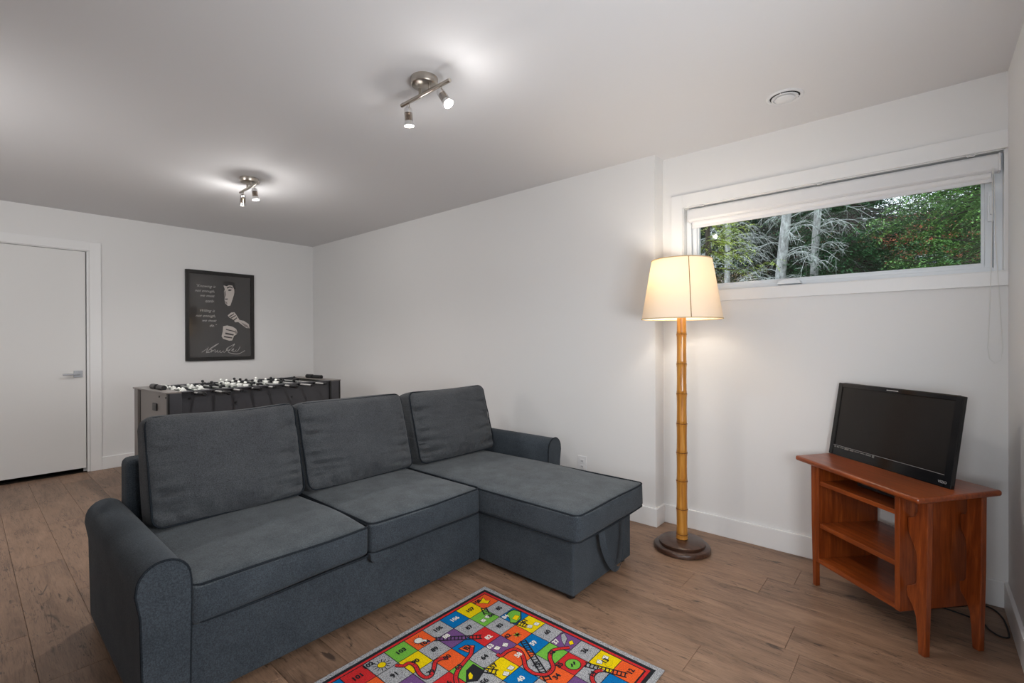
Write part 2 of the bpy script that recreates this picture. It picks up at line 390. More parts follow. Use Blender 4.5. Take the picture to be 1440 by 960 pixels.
def spot_fixture(x, y, dirs, label, watts=SPOT_W, cone=140):
    t = tag(empty('ceiling_spotlight', (x, y, H)), label, 'ceiling light', 'twin ceiling spotlights')
    MB().lathe([(0, -.034), (.058, -.034), (.062, -.030), (.062, 0)], n=40).build('canopy', M_nickel, t)
    for sx in (-.035, .035): MB().tube([(sx, 0, -.034), (sx, 0, -.062)], .006, 10).build('stem', M_nickel, t)
    MB().tube([(-.175, 0, -.069), (.175, 0, -.069)], .009, 14).build('bar', M_nickel, t)
    for px, d, off in dirs:
        d = Vector(d).normalized(); top = Vector((px, 0, -.073))
        br = MB().tube([top+Vector((-.008, 0, 0)), top+Vector((-.008, 0, -.034))], .0022, 6).tube([top+Vector((.008, 0, 0)), top+Vector((.008, 0, -.034))], .0022, 6).build('yoke', M_nickel, t)
        piv = top + Vector((0, 0, -.028))
        hd = MB().lathe([(0, 0), (.017, 0), (.019, .006), (.019, .022), (.016, .024), (0, .024)], piv - d*.004, 20, axis=d).build('lamp_head', M_chrome, t)
        MB().lathe([(.0185, .0), (.0185, .062), (.0195, .062), (.0195, .0)], piv + d*.018, 24, axis=d).build('glass_sleeve', M_sleeve, hd)
        MB().lathe([(.010, 0), (.013, .012), (.024, .05), (.025, .056), (.022, .056), (.010, .02)], piv + d*.022, 24, axis=d).build('reflector', M_chrome, hd)
        MB().lathe([(0, 0), (.022, 0), (.022, .002), (0, .003)], piv + d*.077, 24, axis=d).build('lamp_face', M_lamp_face, hd)
        lp = Vector((x, y, H)) + piv + d*.090
        add_light('POINT', 'halogen_glow', lp, watts*.17, (1, .975, .95), shadow_soft_size=.018)
        sp = add_light('SPOT', 'halogen_beam', lp, watts*1.35, (1, .975, .95), spot_size=math.radians(145 - 42*min(1, math.hypot(d.x, d.y)/.6)), spot_blend=1.0, shadow_soft_size=.02)
        sp.rotation_euler = d.to_track_quat('-Z', 'Y').to_euler()
spot_fixture(-1.748, 1.41, [(-.125, (-.05, .12, -1), 0), (.112, (.55, .1, -.8), 0)], 'nearer brushed nickel ceiling spotlight with two small lamps on a bar', SPOT_W*.68)
spot_fixture(-3.803, 1.41, [(-.115, (-.45, .1, -.88), 0), (.095, (.1, .1, -1), 0)], 'farther brushed nickel ceiling spotlight with two lamps, toward the foosball table', SPOT_W*1.6)

# ------------------------------------------------------------------ soft shapes
def round_box(w, d, h, r, n=14, bulge=(0, 0, 0), noise=0, seed=0, pucker=0):
    """rounded cushion centred at origin; bulge = extra swell of x, y, z faces"""
    rs = np.random.RandomState(seed)
    idx = {}; V = []; F = []
    N = n
    lin = np.linspace(-1, 1, N+1)
    def vid(i, j, k):
        key = (i, j, k)
        if key not in idx: idx[key] = len(V); V.append((lin[i], lin[j], lin[k]))
        return idx[key]
    for i in range(N):
        for j in range(N):
            for (a, rev) in ((0, True), (N, False)):
                q = [(i, j), (i+1, j), (i+1, j+1), (i, j+1)]
                if rev: q = q[::-1]
                F.append(tuple(vid(p[0], p[1], a) for p in q))
                q2 = q[::-1]
                F.append(tuple(vid(p[0], a, p[1]) for p in q2))
                F.append(tuple(vid(a, p[0], p[1]) for p in q))
    V = np.array(V); half = np.array([w, d, h])/2
    # denser sampling close to the rounded rims
    Pn = np.sign(V)*(1-(1-np.abs(V))**1.35)
    P = Pn*half
    inner = half - r
    C = np.clip(P, -inner, inner); D = P-C; L = np.linalg.norm(D, axis=1); k = L > 1e-9
    P[k] = C[k] + D[k]/L[k][:, None]*np.minimum(r, L[k])[:, None]*1.0
    L2 = np.where(k, L, 1)
    P[k] = C[k] + D[k]/L2[k][:, None]*r
    Q = P/half
    for ax in range(3):
        o1, o2 = [a for a in range(3) if a != ax]
        P[:, ax] += Q[:, ax]*bulge[ax]*np.clip(1-Q[:, o1]**4, 0, 1)*np.clip(1-Q[:, o2]**4, 0, 1)
    if noise:
        for _ in range(7):
            kx = rs.normal(0, 1, 3)*np.array([5, 5, 5]); ph = rs.uniform(0, 6)
            P += (np.sin(P @ kx + ph)*noise/3)[:, None]*Q
    return P, F

def pipe_path(w, d, r, z, n=6, bulge=0):
    """closed rounded rectangle path in the xy plane"""
    pts = []
    for cx, cy, a0 in ((w/2-r, d/2-r, 0), (-w/2+r, d/2-r, 90), (-w/2+r, -d/2+r, 180), (w/2-r, -d/2+r, 270)):
        for i in range(n+1):
            a = math.radians(a0+90*i/n); pts.append(Vector((cx+r*math.cos(a), cy+r*math.sin(a), z)))
    out = []
    for i, p in enumerate(pts):                       # subdivide the long runs
        q = pts[(i+1) % len(pts)]; out.append(p); L = (q-p).length
        if L > .08:
            m = int(L/.05)
            for k in range(1, m): out.append(p.lerp(q, k/m))
    return out

def seat_cushion(x0, x1, y0, y1, z0, z1, name, parent, m, seed, corner=.05, label=None):
    w, d, h = x1-x0, y1-y0, z1-z0; c = Vector(((x0+x1)/2, (y0+y1)/2, (z0+z1)/2))
    P, F = round_box(w, d, h, .022, 22, (.010, .0, .014), .003, seed)
    mb = MB(); mb.add([Vector(p)+c for p in P], F, 0, True); o = mb.build(name, m, parent)
    if label: o['label'] = label
    for zz_, dy in ((h/2-.006, 1), (-h/2+.006, -1)):
        path = pipe_path(w-.004, d-.004, corner*.4, 0)
        pts = []
        for p in path:
            qx, qy = p.x/(w/2), p.y/(d/2); sag = .004*math.sin(p.y*9+seed) if dy > 0 else 0
            bx = .010*max(0, 1-qy**4)*(1-.55)*(1 if qx > 0 else -1)*min(1, abs(qx)**8)
            pts.append(Vector((p.x+bx, p.y, zz_+sag*.6))+c)
        MB().tube(pts, .0042, 6, closed=True).build('piping', M_pipe, o)
    return o

# ------------------------------------------------------------------ sofa
sofa = tag(empty('corner_sofa', (-2.3, 1.45, 0)), 'dark slate grey corner sofa with a chaise along the back wall', 'sofa')
O = Vector((-2.3, 1.45, 0))
class SB(MB):
    def build(s, name, m, parent=sofa, bevel=0, seg=2):
        off = O if parent is sofa or parent.parent is sofa or (parent.parent and parent.parent.parent is sofa) else Vector()
        return MB.build(s, name, m, parent, bevel, seg, Matrix.Translation(-off))
# back frame
SB().box(-2.79, -2.655, .475, 2.60, .04, .70).build('backrest_frame', M_sofa, bevel=.03, seg=4)
# base below the seats
SB().box(-2.70, -1.845, .49, 1.86, .025, .288).build('seat_base', M_sofa, bevel=.008)
SB().box(-2.70, -1.235, 1.862, 2.435, .025, .288).build('chaise_base', M_sofa, bevel=.008)
# arms: rounded section swept along x
def arm(y0, y1, x0, x1, ztop, name, out):
    """outer side at y0 if out<0; rolled outwards at the top"""
    w = y1-y0; pts = []
    r = w/2
    sec = [(y0+.006, .035), (y0, ztop-.16), (y0-.012 if out < 0 else y0, ztop-.085)]
    for i in range(1, 12):
        a = PI - PI*i/12; sec.append(((y0+y1)/2 + (r+.004)*math.cos(a) + (-.006 if out < 0 else .006), ztop-.07 + .07*math.sin(a)))
    sec += [(y1+(.012 if out > 0 else 0), ztop-.085), (y1, ztop-.16), (y1-.006, .035)]
    o = SB().prism(sec, x0, x1, 'x', smooth=True).build(name, M_sofa, bevel=0)
    # piping around the front face
    for xx, k in ((x1-.004, 0),):
        SB().tube([(xx, p[0]+(.002 if p[0] > (y0+y1)/2 else -.002), p[1]+.002) for p in sec], .0045, 6).build('piping', M_pipe, o)
    return o
arm(.360, .490, -2.76, -1.82, .528, 'armrest', -1)
arm(2.575, 2.70, -2.76, -1.90, .558, 'armrest', 1)
# seats
def SC(x0, x1, y0, y1, z0, z1, name, seed, label=None):
    w, d, h = x1-x0, y1-y0, z1-z0
    off = Vector(((x0+x1)/2, (y0+y1)/2, (z0+z1)/2)) - O
    P, F = round_box(w, d, h, .020, 30, (.012, .0, .014), .0035, seed)
    mb = MB()
    for f in F:
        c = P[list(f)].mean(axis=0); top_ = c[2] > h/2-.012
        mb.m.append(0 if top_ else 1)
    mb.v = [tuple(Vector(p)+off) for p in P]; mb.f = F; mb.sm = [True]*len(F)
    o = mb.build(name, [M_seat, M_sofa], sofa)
    if label: o['label'] = label
    for zt, s in ((h/2-.004, 1), (-h/2+.004, -1)):
        pts = []
        for p in pipe_path(w-.002, d-.002, .03, 0):
            qx, qy = p.x/(w/2), p.y/(d/2)
            bx = .006*max(0, 1-qy**4)*(1 if qx > 0 else -1)*min(1, abs(qx)**10)
            pts.append(Vector((p.x+bx, p.y, zt+.002*math.sin(p.y*11+seed)*s))+off)
        MB().tube(pts, .0042, 6, closed=True).build('piping', M_pipe, o)
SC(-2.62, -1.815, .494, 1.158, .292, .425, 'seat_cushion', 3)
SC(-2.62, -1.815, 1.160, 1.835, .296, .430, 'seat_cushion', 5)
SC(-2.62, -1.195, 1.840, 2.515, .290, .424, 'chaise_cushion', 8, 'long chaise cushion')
# feet, pull tab, strap loop
for fx, fy in ((-1.275, 1.90), (-1.275, 2.395), (-2.6, 2.395), (-2.6, .55), (-1.9, .55)):
    SB().lathe([(.018, 0), (.022, .004), (.024, .048)], (fx, fy, 0), 16).build('foot', M_black_plastic)
tabp = [(1.155, .30), (1.158, .272), (1.175, .258), (1.235, .258), (1.252, .27), (1.257, .30)]
SB().prism(tabp, -1.84, -1.808, 'x').build('pull_tab', M_sofa, bevel=.006)
st = []
for i in range(21):
    a = i/20; y = 2.05 + .235*a; z = .29 - .235*math.sin(PI*min(1, a*1.0))**.62 + (.0 if a < .9 else .0)
    st.append((y + .03*math.sin(PI*a), z))
mbs = MB(); V = []; F = []
hwid = .017
for i, (y, z) in enumerate(st):
    t = Vector((0, st[min(i+1, 20)][0]-st[max(i-1, 0)][0], st[min(i+1, 20)][1]-st[max(i-1, 0)][1])).normalized(); nrm = Vector((0, -t.z, t.y))
    c = Vector((-1.222 + .012*math.sin(PI*i/20), y, z))
    tw = Vector((.45, 0, 0)) + nrm*.9; tw.normalize()
    for s in (-1, 1):
        for e in (-.0012, .0012): V.append(c + tw*hwid*s + Vector((.026+e, 0, 0)) - O)
for i in range(20):
    a, b_ = i*4, i*4+4
    F += [(a, a+2, b_+2, b_), (a+1, b_+1, b_+3, a+3), (a, b_, b_+1, a+1), (a+2, a+3, b_+3, b_+2)]
mbs.add(V, F, 0, True).build('pull_strap', M_sofa, sofa)

# loose back cushions
def back_cushion(yc, w, xc, lean, hh, thick, seed, label, roll=0, yaw=0):
    """w along y, hh tall, leaning back"""
    t = tag(empty('back_cushion', (xc, yc, .425)), label, 'cushion', 'back cushions leaning on the sofa')
    t.rotation_euler = (roll, 0, yaw)
    P, F = round_box(thick, w, hh, .035, 60, (.045, .006, .012), .004, seed)
    half = np.array([thick, w, hh])/2
    rs = np.random.RandomState(seed+50)
    # puckers running in from the left, right and lower seams
    Q = P/half
    for _ in range(44):
        side = rs.choice([-1, 1]); z0 = rs.uniform(-.9, .6); ln = rs.uniform(.15, .5); wd = rs.uniform(.03, .065); sl = rs.uniform(-.25, .25)
        dist = (1-side*Q[:, 1]); zc = z0 + sl*dist
        amp = rs.uniform(.006, .018)*(1.5 if (seed == 7 and side < 0) else 1)
        P[:, 0] -= np.sign(Q[:, 0])*amp*np.exp(-((Q[:, 2]-zc)/wd)**2)*np.exp(-(dist/ln)**2)*np.clip(dist*8, 0, 1)
    for _ in range(10):
        y0 = rs.uniform(-.9, .9); wd = rs.uniform(.03, .07); ln = rs.uniform(.2, .45); sl = rs.uniform(-.4, .4)
        dist = 1+Q[:, 2]; amp = rs.uniform(.008, .018)
        P[:, 0] -= np.sign(Q[:, 0])*amp*np.exp(-((Q[:, 1]-y0-sl*dist)/wd)**2)*np.exp(-(dist/ln)**2)*np.clip(dist*8, 0, 1)
    # corners pulled, top edge sagging a little, slightly fuller below
    P[:, 2] += -.016*(1-np.abs(Q[:, 1])**2)*(Q[:, 2] > 0)*Q[:, 2] * (1 if seed % 2 else .3)
    P[:, 0] += .018*(-Q[:, 2])*np.sign(Q[:, 0])*(np.abs(Q[:, 0]) > .3)
    R = Matrix.Rotation(-lean, 4, 'Y')
    def X(p): return R @ Vector((p[0], p[1], p[2]+hh/2))
    o = MB().add([X(p) for p in P], F, 0, True).build('cover', M_back, t)
    for s in (1, -1):
        pts = []
        for p in pipe_path(w-.004, hh-.004, .045, 0):
            y, z = p.x, p.y; qz = z/(hh/2); qy = y/(w/2)
            x = s*(thick/2-.012) + s*.018*(-qz) + s*.002*math.sin(z*40+seed)
            zs = z - (.016*(1-qy**2)*(1 if seed % 2 else .3)*qz if z > 0 else 0)
            pts.append(X((x, y, zs)))
        MB().tube(pts, .0042, 6, closed=True).build('piping', M_pipe, t)
    return t
back_cushion(.835, .645, -2.49, .22, .475, .165, 1, 'wide left back cushion of the sofa, beside the near armrest')
back_cushion(1.508, .665, -2.49, .23, .465, .165, 4, 'middle back cushion of the sofa, behind the second seat')
back_cushion(2.225, .665, -2.475, .22, .468, .18, 7, 'wrinkled right back cushion at the head of the chaise', yaw=-.03)

# ------------------------------------------------------------------ floor lamp
def bamboo():
    m = mat('bamboo', rough=.28, spec=.5); t = NT(m)
    n1 = t.noise(t.coord(scale=(30, 30, 1.2)), 3, 5, .6, .5)
    c = t.ramp(n1, [(.3, srgb(150, 92, 28)), (.5, srgb(192, 128, 48)), (.75, srgb(214, 158, 74))])
    t.l(c, t.b.inputs['Base Color']); t.bump(n1, .1, .001); t.b.inputs['Coat Weight'].default_value = .4
    return m
LX, LY = -1.073, 2.765
lamp = tag(empty('floor_lamp', (LX, LY, 0)), 'bamboo floor lamp with a lit cream shade beside the chaise', 'floor lamp')
M_base = mahogany('dark_base', (40, 27, 22), (112, 76, 56))
MB().lathe([(.150, 0), (.158, .006), (.158, .022), (.150, .030), (0, .030)], n=48).build('base', M_base, lamp)
MB().lathe([(.128, .030), (.130, .034), (.130, .048), (.118, .056), (.04, .060), (0, .060)], n=48).build('base_top', M_base, lamp)
prof = []; nodes = [.06, .088, .235, .40, .565, .735, .91, 1.085, 1.26, 1.42]
for i in range(len(nodes)-1):
    a, b_ = nodes[i], nodes[i+1]; r0 = .0335 - .0006*i
    prof += [(r0-.0005, a+.003), (r0-.002, a+.02), (r0-.003, (a+b_)/2), (r0-.002, b_-.02), (r0-.0005, b_-.006), (r0+.001, b_-.001), (r0-.003, b_+.001)]
pl = MB().lathe(prof, n=28).build('pole', bamboo(), lamp)
M_node = mat('node_dark', srgb(96, 54, 18), .5)
for i, z in enumerate(nodes[1:-1]): MB().lathe([(.0315-.0006*i, z-.001), (.0347-.0006*i, z), (.0315-.0006*i, z+.002)], (0, 0, 0), 28).build('node_ring', M_node, pl)
# shade: truncated cone open at both ends
shm = bpy.data.materials.new('shade_linen'); shm.use_nodes = True; nt = shm.node_tree; nt.nodes.clear()
out = nt.nodes.new('ShaderNodeOutputMaterial'); df = nt.nodes.new('ShaderNodeBsdfDiffuse'); tl = nt.nodes.new('ShaderNodeBsdfTranslucent'); mx = nt.nodes.new('ShaderNodeMixShader')
df.inputs[0].default_value = srgb(238, 230, 218); tl.inputs[0].default_value = srgb(252, 212, 150); mx.inputs[0].default_value = .14
nt.links.new(df.outputs[0], mx.inputs[1]); nt.links.new(tl.outputs[0], mx.inputs[2]); nt.links.new(mx.outputs[0], out.inputs[0])
Zb, Zt, Rb, Rt = 1.348, 1.690, .226, .168
sh = MB()
n = 64; V = []; F = []
for (r, z) in ((Rb, Zb), (Rt, Zt)):
    for k in range(n): V.append((r*math.cos(2*PI*k/n), r*math.sin(2*PI*k/n), z))
for k in range(n): F.append((k, (k+1) % n, n+(k+1) % n, n+k))
sh.add(V, F, 0, True)
shade = sh.build('lamp_shade', shm, lamp); shade['label'] = 'cream fabric shade glowing from its bulb'
M_rim = mat('shade_rim', srgb(205, 180, 140), .8)
MB().tube([(Rb*math.cos(2*PI*k/n), Rb*math.sin(2*PI*k/n), Zb) for k in range(n)], .003, 6, closed=True).build('rim', M_rim, shade)
MB().tube([(Rt*math.cos(2*PI*k/n), Rt*math.sin(2*PI*k/n), Zt) for k in range(n)], .003, 6, closed=True).build('rim', M_rim, shade)
sa = math.radians(-56)
MB().tube([(Rb*1.006*math.cos(sa), Rb*1.006*math.sin(sa), Zb+.002), (Rt*1.008*math.cos(sa), Rt*1.008*math.sin(sa), Zt-.002)], .0022, 6).build('seam', mat('seam', srgb(150, 120, 80), .8), shade)
MB().tube([(0, 0, 1.42), (0, 0, 1.50)], .012, 12).build('socket', M_nickel, lamp)
MB().tube([(-Rt, 0, Zt-.01), (0, 0, Zt-.03), (Rt, 0, Zt-.01)], .0018, 6).tube([(0, -Rt, Zt-.01), (0, 0, Zt-.03), (0, Rt, Zt-.01)], .0018, 6).build('spider', M_nickel, lamp)
M_bulb = mat('bulb_glass', (1, .9, .7, 1), .4); b = M_bulb.node_tree.nodes['Principled BSDF']
b.inputs['Emission Color'].default_value = (1, .84, .62, 1); b.inputs['Emission Strength'].default_value = 8
MB().lathe([(.013, 1.50), (.018, 1.515), (.030, 1.55), (.031, 1.57), (.022, 1.595), (0, 1.605)], n=24).build('bulb', M_bulb, lamp)
add_light('POINT', 'floor_lamp_glow', (LX-.045, LY-.05, 1.60), LAMP_W, (1, .92, .82), shadow_soft_size=.03)

# ------------------------------------------------------------------ TV stand
A = Vector((-.409, 2.777, 0)); dS = Vector((.7532, -.6578, 0)); dT = Vector((.6578, .7532, 0))
STM = Matrix(((dS.x, dT.x, 0, A.x), (dS.y, dT.y, 0, A.y), (0, 0, 1, 0), (0, 0, 0, 1)))
stand = tag(empty('tv_stand', (A.x, A.y, 0), math.atan2(dS.y, dS.x)), 'reddish brown wooden TV stand with open shelves in the right corner', 'tv stand')
# local frame: x = along the front, y = to the back, z = up
ZT = .598
top = MB().prism([(-.12, -.012), (.57, -.053), (.532, .378), (-.155, .352)], ZT, ZT+.024, 'z').build('top_board', M_mah, stand, bevel=.009, seg=3)
MB().box(.0, .020, .004, .335, .120, ZT).build('side_panel', M_mahz, stand, bevel=.002)
MB().box(.424, .446, .0, .335, .120, ZT).build('side_panel', M_mahz, stand, bevel=.002)
MB().box(.020, .424, .004, .33, .120, .143).build('shelf', M_mah, stand, bevel=.002)
MB().box(.020, .424, .010, .33, .294, .316).build('shelf', M_mah, stand, bevel=.002)
MB().box(.020, .424, .010, .33, .505, .525).build('shelf', M_mah, stand, bevel=.002)
def stand_leg(prof, y_top, sx, lean=.04):
    mb = MB().prism(prof, 0, .024, 'y')
    mb.v = [(x + sx*(1-z/ZT), y + y_top - lean*(1-z/ZT), z) for x, y, z in mb.v]
    return mb.build('leg', M_mahz, stand, bevel=.003)
LP = [(.527, ZT), (.527, .30), (.522, 0), (.496, 0), (.490, .08), (.484, .135), (.470, .170), (.450, .195), (.446, .215), (.446, .235), (.462, .245), (.480, .258), (.485, .275), (.485, .36), (.480, .385), (.466, .415), (.450, .445), (.446, .47), (.446, .505), (.466, .512), (.480, .525), (.485, .55), (.485, ZT)]
stand_leg(LP, .04, .025)
stand_leg([(min(x, .527) if x > .5 else (.470 if x in (.485, .480) and z > .23 else x), z) for x, z in LP], .287, .025)
LQ = [(-.026, ZT), (-.026, .3), (-.020, 0), (.0, 0), (.0, .10), (.0, ZT)]
for yt in (.0, .29): stand_leg(LQ, yt, .006, .0)
# back stretcher
# media box on the top shelf
mbx = tag(empty('media_box', STM @ Vector((.25, .20, .525)), math.atan2(dS.y, dS.x)), 'small black media box on the top shelf of the TV stand', 'media box')
MB().box(-.13, .15, -.08, .10, .004, .045).build('case', M_black_plastic, mbx, bevel=.004)
for k in range(4):
    MB().box(-.10+.05*k, -.07+.05*k, -.082, -.0795, .018, .026).build('button', mat('box_button', (.08, .08, .085, 1), .3) if k == 0 else bpy.data.materials['box_button'], mbx)
for fx in (-.11, .13):
    for fy in (-.06, .08): MB().lathe([(0, 0), (.008, 0), (.008, .004), (0, .004)], (fx, fy, 0), 12).build('foot', M_rubber, mbx)

# ------------------------------------------------------------------ television
tvc = STM @ Vector((.174, .194, ZT+.024))
tv_yaw = math.atan2(dS.y, dS.x) - .033
tv = tag(empty('television', tvc, tv_yaw), 'black flat television leaning back on the TV stand', 'television')
Rl = Matrix.Rotation(math.atan2(-.062, .373), 4, 'X')     # lean back
TW, TH = .638, .378
def tvm(mb, name, m, parent=tv, bevel=0): return mb.build(name, m, parent, bevel, 2, Rl)
M_gloss = mat('gloss_black', (.006, .006, .007, 1), .12, spec=.5)
M_matte = mat('matte_black', (.012, .013, .014, 1), .4)
M_screen = mat('lcd_screen', (.012, .010, .009, 1), .22, spec=.35)
# bezel ring
hx = TW/2
bz = MB().box(-hx, -hx+.026, 0, .018, 0, TH).box(hx-.03, hx, 0, .018, 0, TH).box(-hx+.026, hx-.03, 0, .018, 0, .052).box(-hx+.026, hx-.03, 0, .018, TH-.022, TH)
tvm(bz, 'bezel', M_gloss, bevel=.003)
tvm(MB().box(-hx+.02, hx-.024, .004, .017, .04, TH-.016), 'screen', M_screen)
tvm(MB().box(-hx+.02, hx-.03, .018, .034, .015, TH-.015), 'back_shell', M_matte, bevel=.01)
tvm(MB().box(-.20, .12, .034, .06, .03, .24), 'rear_housing', M_matte, bevel=.012)
tvm(MB().box(-hx+.026, hx-.032, -.001, .001, .050, .0515), 'trim_line', mat('silver_line', (.45, .45, .45, 1), .3, .6))
def text_mesh(body, size, M, mats, parent, name, shear=0, mb=None, mi=0, align='CENTER', ret=False, space=1.0, bold=0):
    cu = bpy.data.curves.new('t', 'FONT'); cu.body = body; cu.size = size; cu.shear = shear; cu.align_x = align; cu.align_y = 'CENTER'; cu.space_character = space
    cu.offset = bold; cu.resolution_u = 3
    ob = bpy.data.objects.new('t', cu); COL.objects.link(ob); bpy.context.view_layer.update()
    me = ob.evaluated_get(bpy.context.evaluated_depsgraph_get()).to_mesh()
    V = [M @ v.co for v in me.vertices]; F = [tuple(p.vertices) for p in me.polygons]
    ob.to_mesh_clear() if hasattr(ob, 'to_mesh_clear') else None
    bpy.data.objects.remove(ob); bpy.data.curves.remove(cu)
    if mb is not None: mb.add(V, F, mi); return
    m2 = MB().add(V, F); return m2.build(name, mats, parent)
M_silver = mat('silver_print', (.5, .5, .5, 1), .35, .5)
MX = Rl @ Matrix.Translation((hx-.036, -.0006, .020)) @ Matrix.Rotation(PI/2, 4, 'X')
text_mesh('VIZIO', .014, MX, M_silver, tv, 'brand_lettering', bold=.0002)
stk = MB(); xs = -hx+.034
for (w, h_, y) in ((.010, .008, 0), (.016, .006, 0), (.022, .004, 0), (.026, .009, 0), (.024, .007, 0), (.028, .004, 0), (.026, .004, 0), (.030, .006, 0), (.012, .012, 0)):
    stk.box(xs, xs+w, -.0008, 0, .043-h_/2, .043+h_/2); xs += w+.006
tvm(stk, 'feature_sticker', mat('sticker_grey', (.16, .16, .15, 1), .4))
tvm(MB().box(-.03, .03, -.0008, 0, TH-.013, TH-.009), 'sensor_strip', M_silver)

# power cord on the floor
cd = []
cpts = [(-.02, 2.86), (.021, 2.877), (.127, 2.986), (.167, 3.03), (.205, 3.062), (.240, 3.045), (.262, 2.981), (.268, 2.898), (.268, 2.83), (.262, 2.795), (.236, 2.788), (.209, 2.822), (.193, 2.866), (.14, 2.90), (.05, 2.92)]
def catmull(P, n=8):
    out = []
    for i in range(len(P)-1):
        p0, p1, p2, p3 = [Vector(P[max(0, min(len(P)-1, j))]) for j in (i-1, i, i+1, i+2)]
        for k in range(n):
            t = k/n; out.append(.5*((2*p1)+(-p0+p2)*t+(2*p0-5*p1+4*p2-p3)*t*t+(-p0+3*p1-3*p2+p3)*t**3))
    out.append(Vector(P[-1])); return out
o = MB().tube([(p.x, p.y, .0035) for p in catmull([(a, b_, 0) for a, b_ in cpts])], .0033, 8).build('power_cord', M_rubber)
tag(o, 'thin black power cord looping on the floor by the right wall behind the TV stand', 'cord')

# ------------------------------------------------------------------ foosball table
fb = tag(empty('foosball_table', (-4.267, .994, 0), math.radians(4.2)), 'grey and black foosball table against the left wall behind the sofa', 'foosball table')
# local: x negative = depth (towards the door wall), y = long axis
FL, FW, FZ = 1.475, .75, .845
M_fgrey = mat('laminate_grey', srgb(122, 116, 112), .35)
M_fdark = mat('laminate_charcoal', srgb(66, 66, 70), .3); t = NT(M_fdark)
t.bump(t.noise(t.coord(scale=(1, 8, 40)), 5, 4), .1, .001)
M_fblk = mat('laminate_black', srgb(24, 23, 23), .4)
MB().box(-.045, -.02, .03, FL-.03, .56, FZ-.012).build('side_panel', M_fdark, fb, bevel=.002)
MB().box(-FW+.02, -FW+.045, .03, FL-.03, .56, FZ-.012).build('side_panel', M_fdark, fb, bevel=.002)
MB().box(-FW+.12, -.045, .022, .042, .56, FZ-.012).build('end_panel', M_fgrey, fb, bevel=.002)
MB().box(-FW+.045, -.045, FL-.042, FL-.022, .56, FZ-.012).build('end_panel', M_fgrey, fb, bevel=.002)
for y0, y1 in ((0, .105), (FL-.105, FL)):
    MB().box(-FW, 0, y0, y1, FZ-.012, FZ).build('end_cap_board', M_fgrey, fb, bevel=.003)
MB().box(-.05, -.0, .105, FL-.105, FZ-.012, FZ-.002).build('side_rail', M_fdark, fb, bevel=.003)
MB().box(-FW, -FW+.05, .105, FL-.105, FZ-.012, FZ-.002).build('side_rail', M_fdark, fb, bevel=.003)
MB().box(-FW+.045, -.045, .042, FL-.042, .70, .715).build('playing_field', mat('field', srgb(60, 84, 62), .4), fb)
MB().box(-.018, -.0, .02, .105, 0, FZ-.012).build('leg', M_fdark, fb, bevel=.003)
MB().box(-.018, -.0, FL-.105, FL-.02, 0, FZ-.012).build('leg', M_fdark, fb, bevel=.003)
MB().box(-FW, -FW+.018, .02, .105, 0, FZ-.012).build('leg', M_fdark, fb, bevel=.003)
MB().box(-FW, -FW+.018, FL-.105, FL-.02, 0, FZ-.012).build('leg', M_fdark, fb, bevel=.003)
MB().box(-FW+.005, -FW+.09, .010, .028, 0, FZ-.012).build('leg', M_fgrey, fb, bevel=.002)
MB().box(-FW+.088, -FW+.122, .03, .045, .3, FZ-.012).build('slot_shade', M_gap_shade, fb)  # black block filling the open gap, its colour stands for shade
MB().box(-.022, .002, .012, .026, 0, FZ-.012).build('corner_strip', M_fblk, fb)
MB().box(-.022, .002, FL-.022, FL-.008, 0, FZ-.012).build('corner_strip', M_fblk, fb)
MB().box(-.021, -.004, FL-.118, FL-.106, .3, FZ-.012).build('corner_strip', M_fblk, fb)
MB().box(-.33, -.24, .012, .024, .745-.06, .745+.0).build('ball_cup', M_black_plastic, fb, bevel=.008)
for y in (.065, FL-.065):      # score counters lying across the end boards
    MB().tube([(-.40, y, FZ+.016), (-.50, y, FZ+.016)], .022, 10).tube([(-.24, y, FZ+.016), (-.36, y, FZ+.016)], .02, 10).box(-.50, -.24, y-.012, y+.012, FZ, FZ+.018).build('score_counter', M_black_plastic, fb)
for y in (.16, .5, .98): MB().tube([(-.02, y, .785 if y < .2 else .72), (-.016, y, .785 if y < .2 else .72)], .009, 10).build('bolt', M_black_plastic, fb)
MB().tube([(-.2, .018, .80), (-.2, .024, .80)], .007, 8).build('bolt', M_black_plastic, fb)
MB().tube([(-.06, .018, .80), (-.06, .024, .80)], .009, 8).build('bolt', M_black_plastic, fb)
M_pw = mat('player_white', (.82, .82, .78, 1), .35); M_pb = mat('player_black', (.02, .02, .022, 1), .35)
def player_mesh(m):
    mb = MB()
    mb.lathe([(.0, .052), (.009, .049), (.0125, .040), (.009, .031), (.006, .029)], (0, 0, 0), 12)
    mb.box(-.010, .010, -.016, .016, -.012, .026).box(-.012, .012, -.021, .021, .006, .024)
    mb.box(-.007, .007, -.010, .010, -.055, -.012).box(-.016, .012, -.011, .011, -.075, -.052)
    o = mb.build('player_figure', m, None, bevel=.003); return o
PWm = player_mesh(M_pw); PBm = player_mesh(M_pb)
rows = [(.19, 3, 'w', 1.0), (.335, 2, 'w', .9), (.475, 3, 'b', .2), (.62, 5, 'w', 0.05), (.76, 5, 'b', .1), (.905, 3, 'w', -.1), (1.05, 2, 'b', .5), (1.20, 1, 'b', .3)]
first = {'w': PWm, 'b': PBm}; used = {'w': False, 'b': False}
near = {0: .085, 1: .15, 2: .13, 3: .05, 4: .09, 5: .10, 6: .19, 7: .15}
RZ = .830
M_rod = mat('rod_steel', (.62, .61, .60, 1), .35, .5)
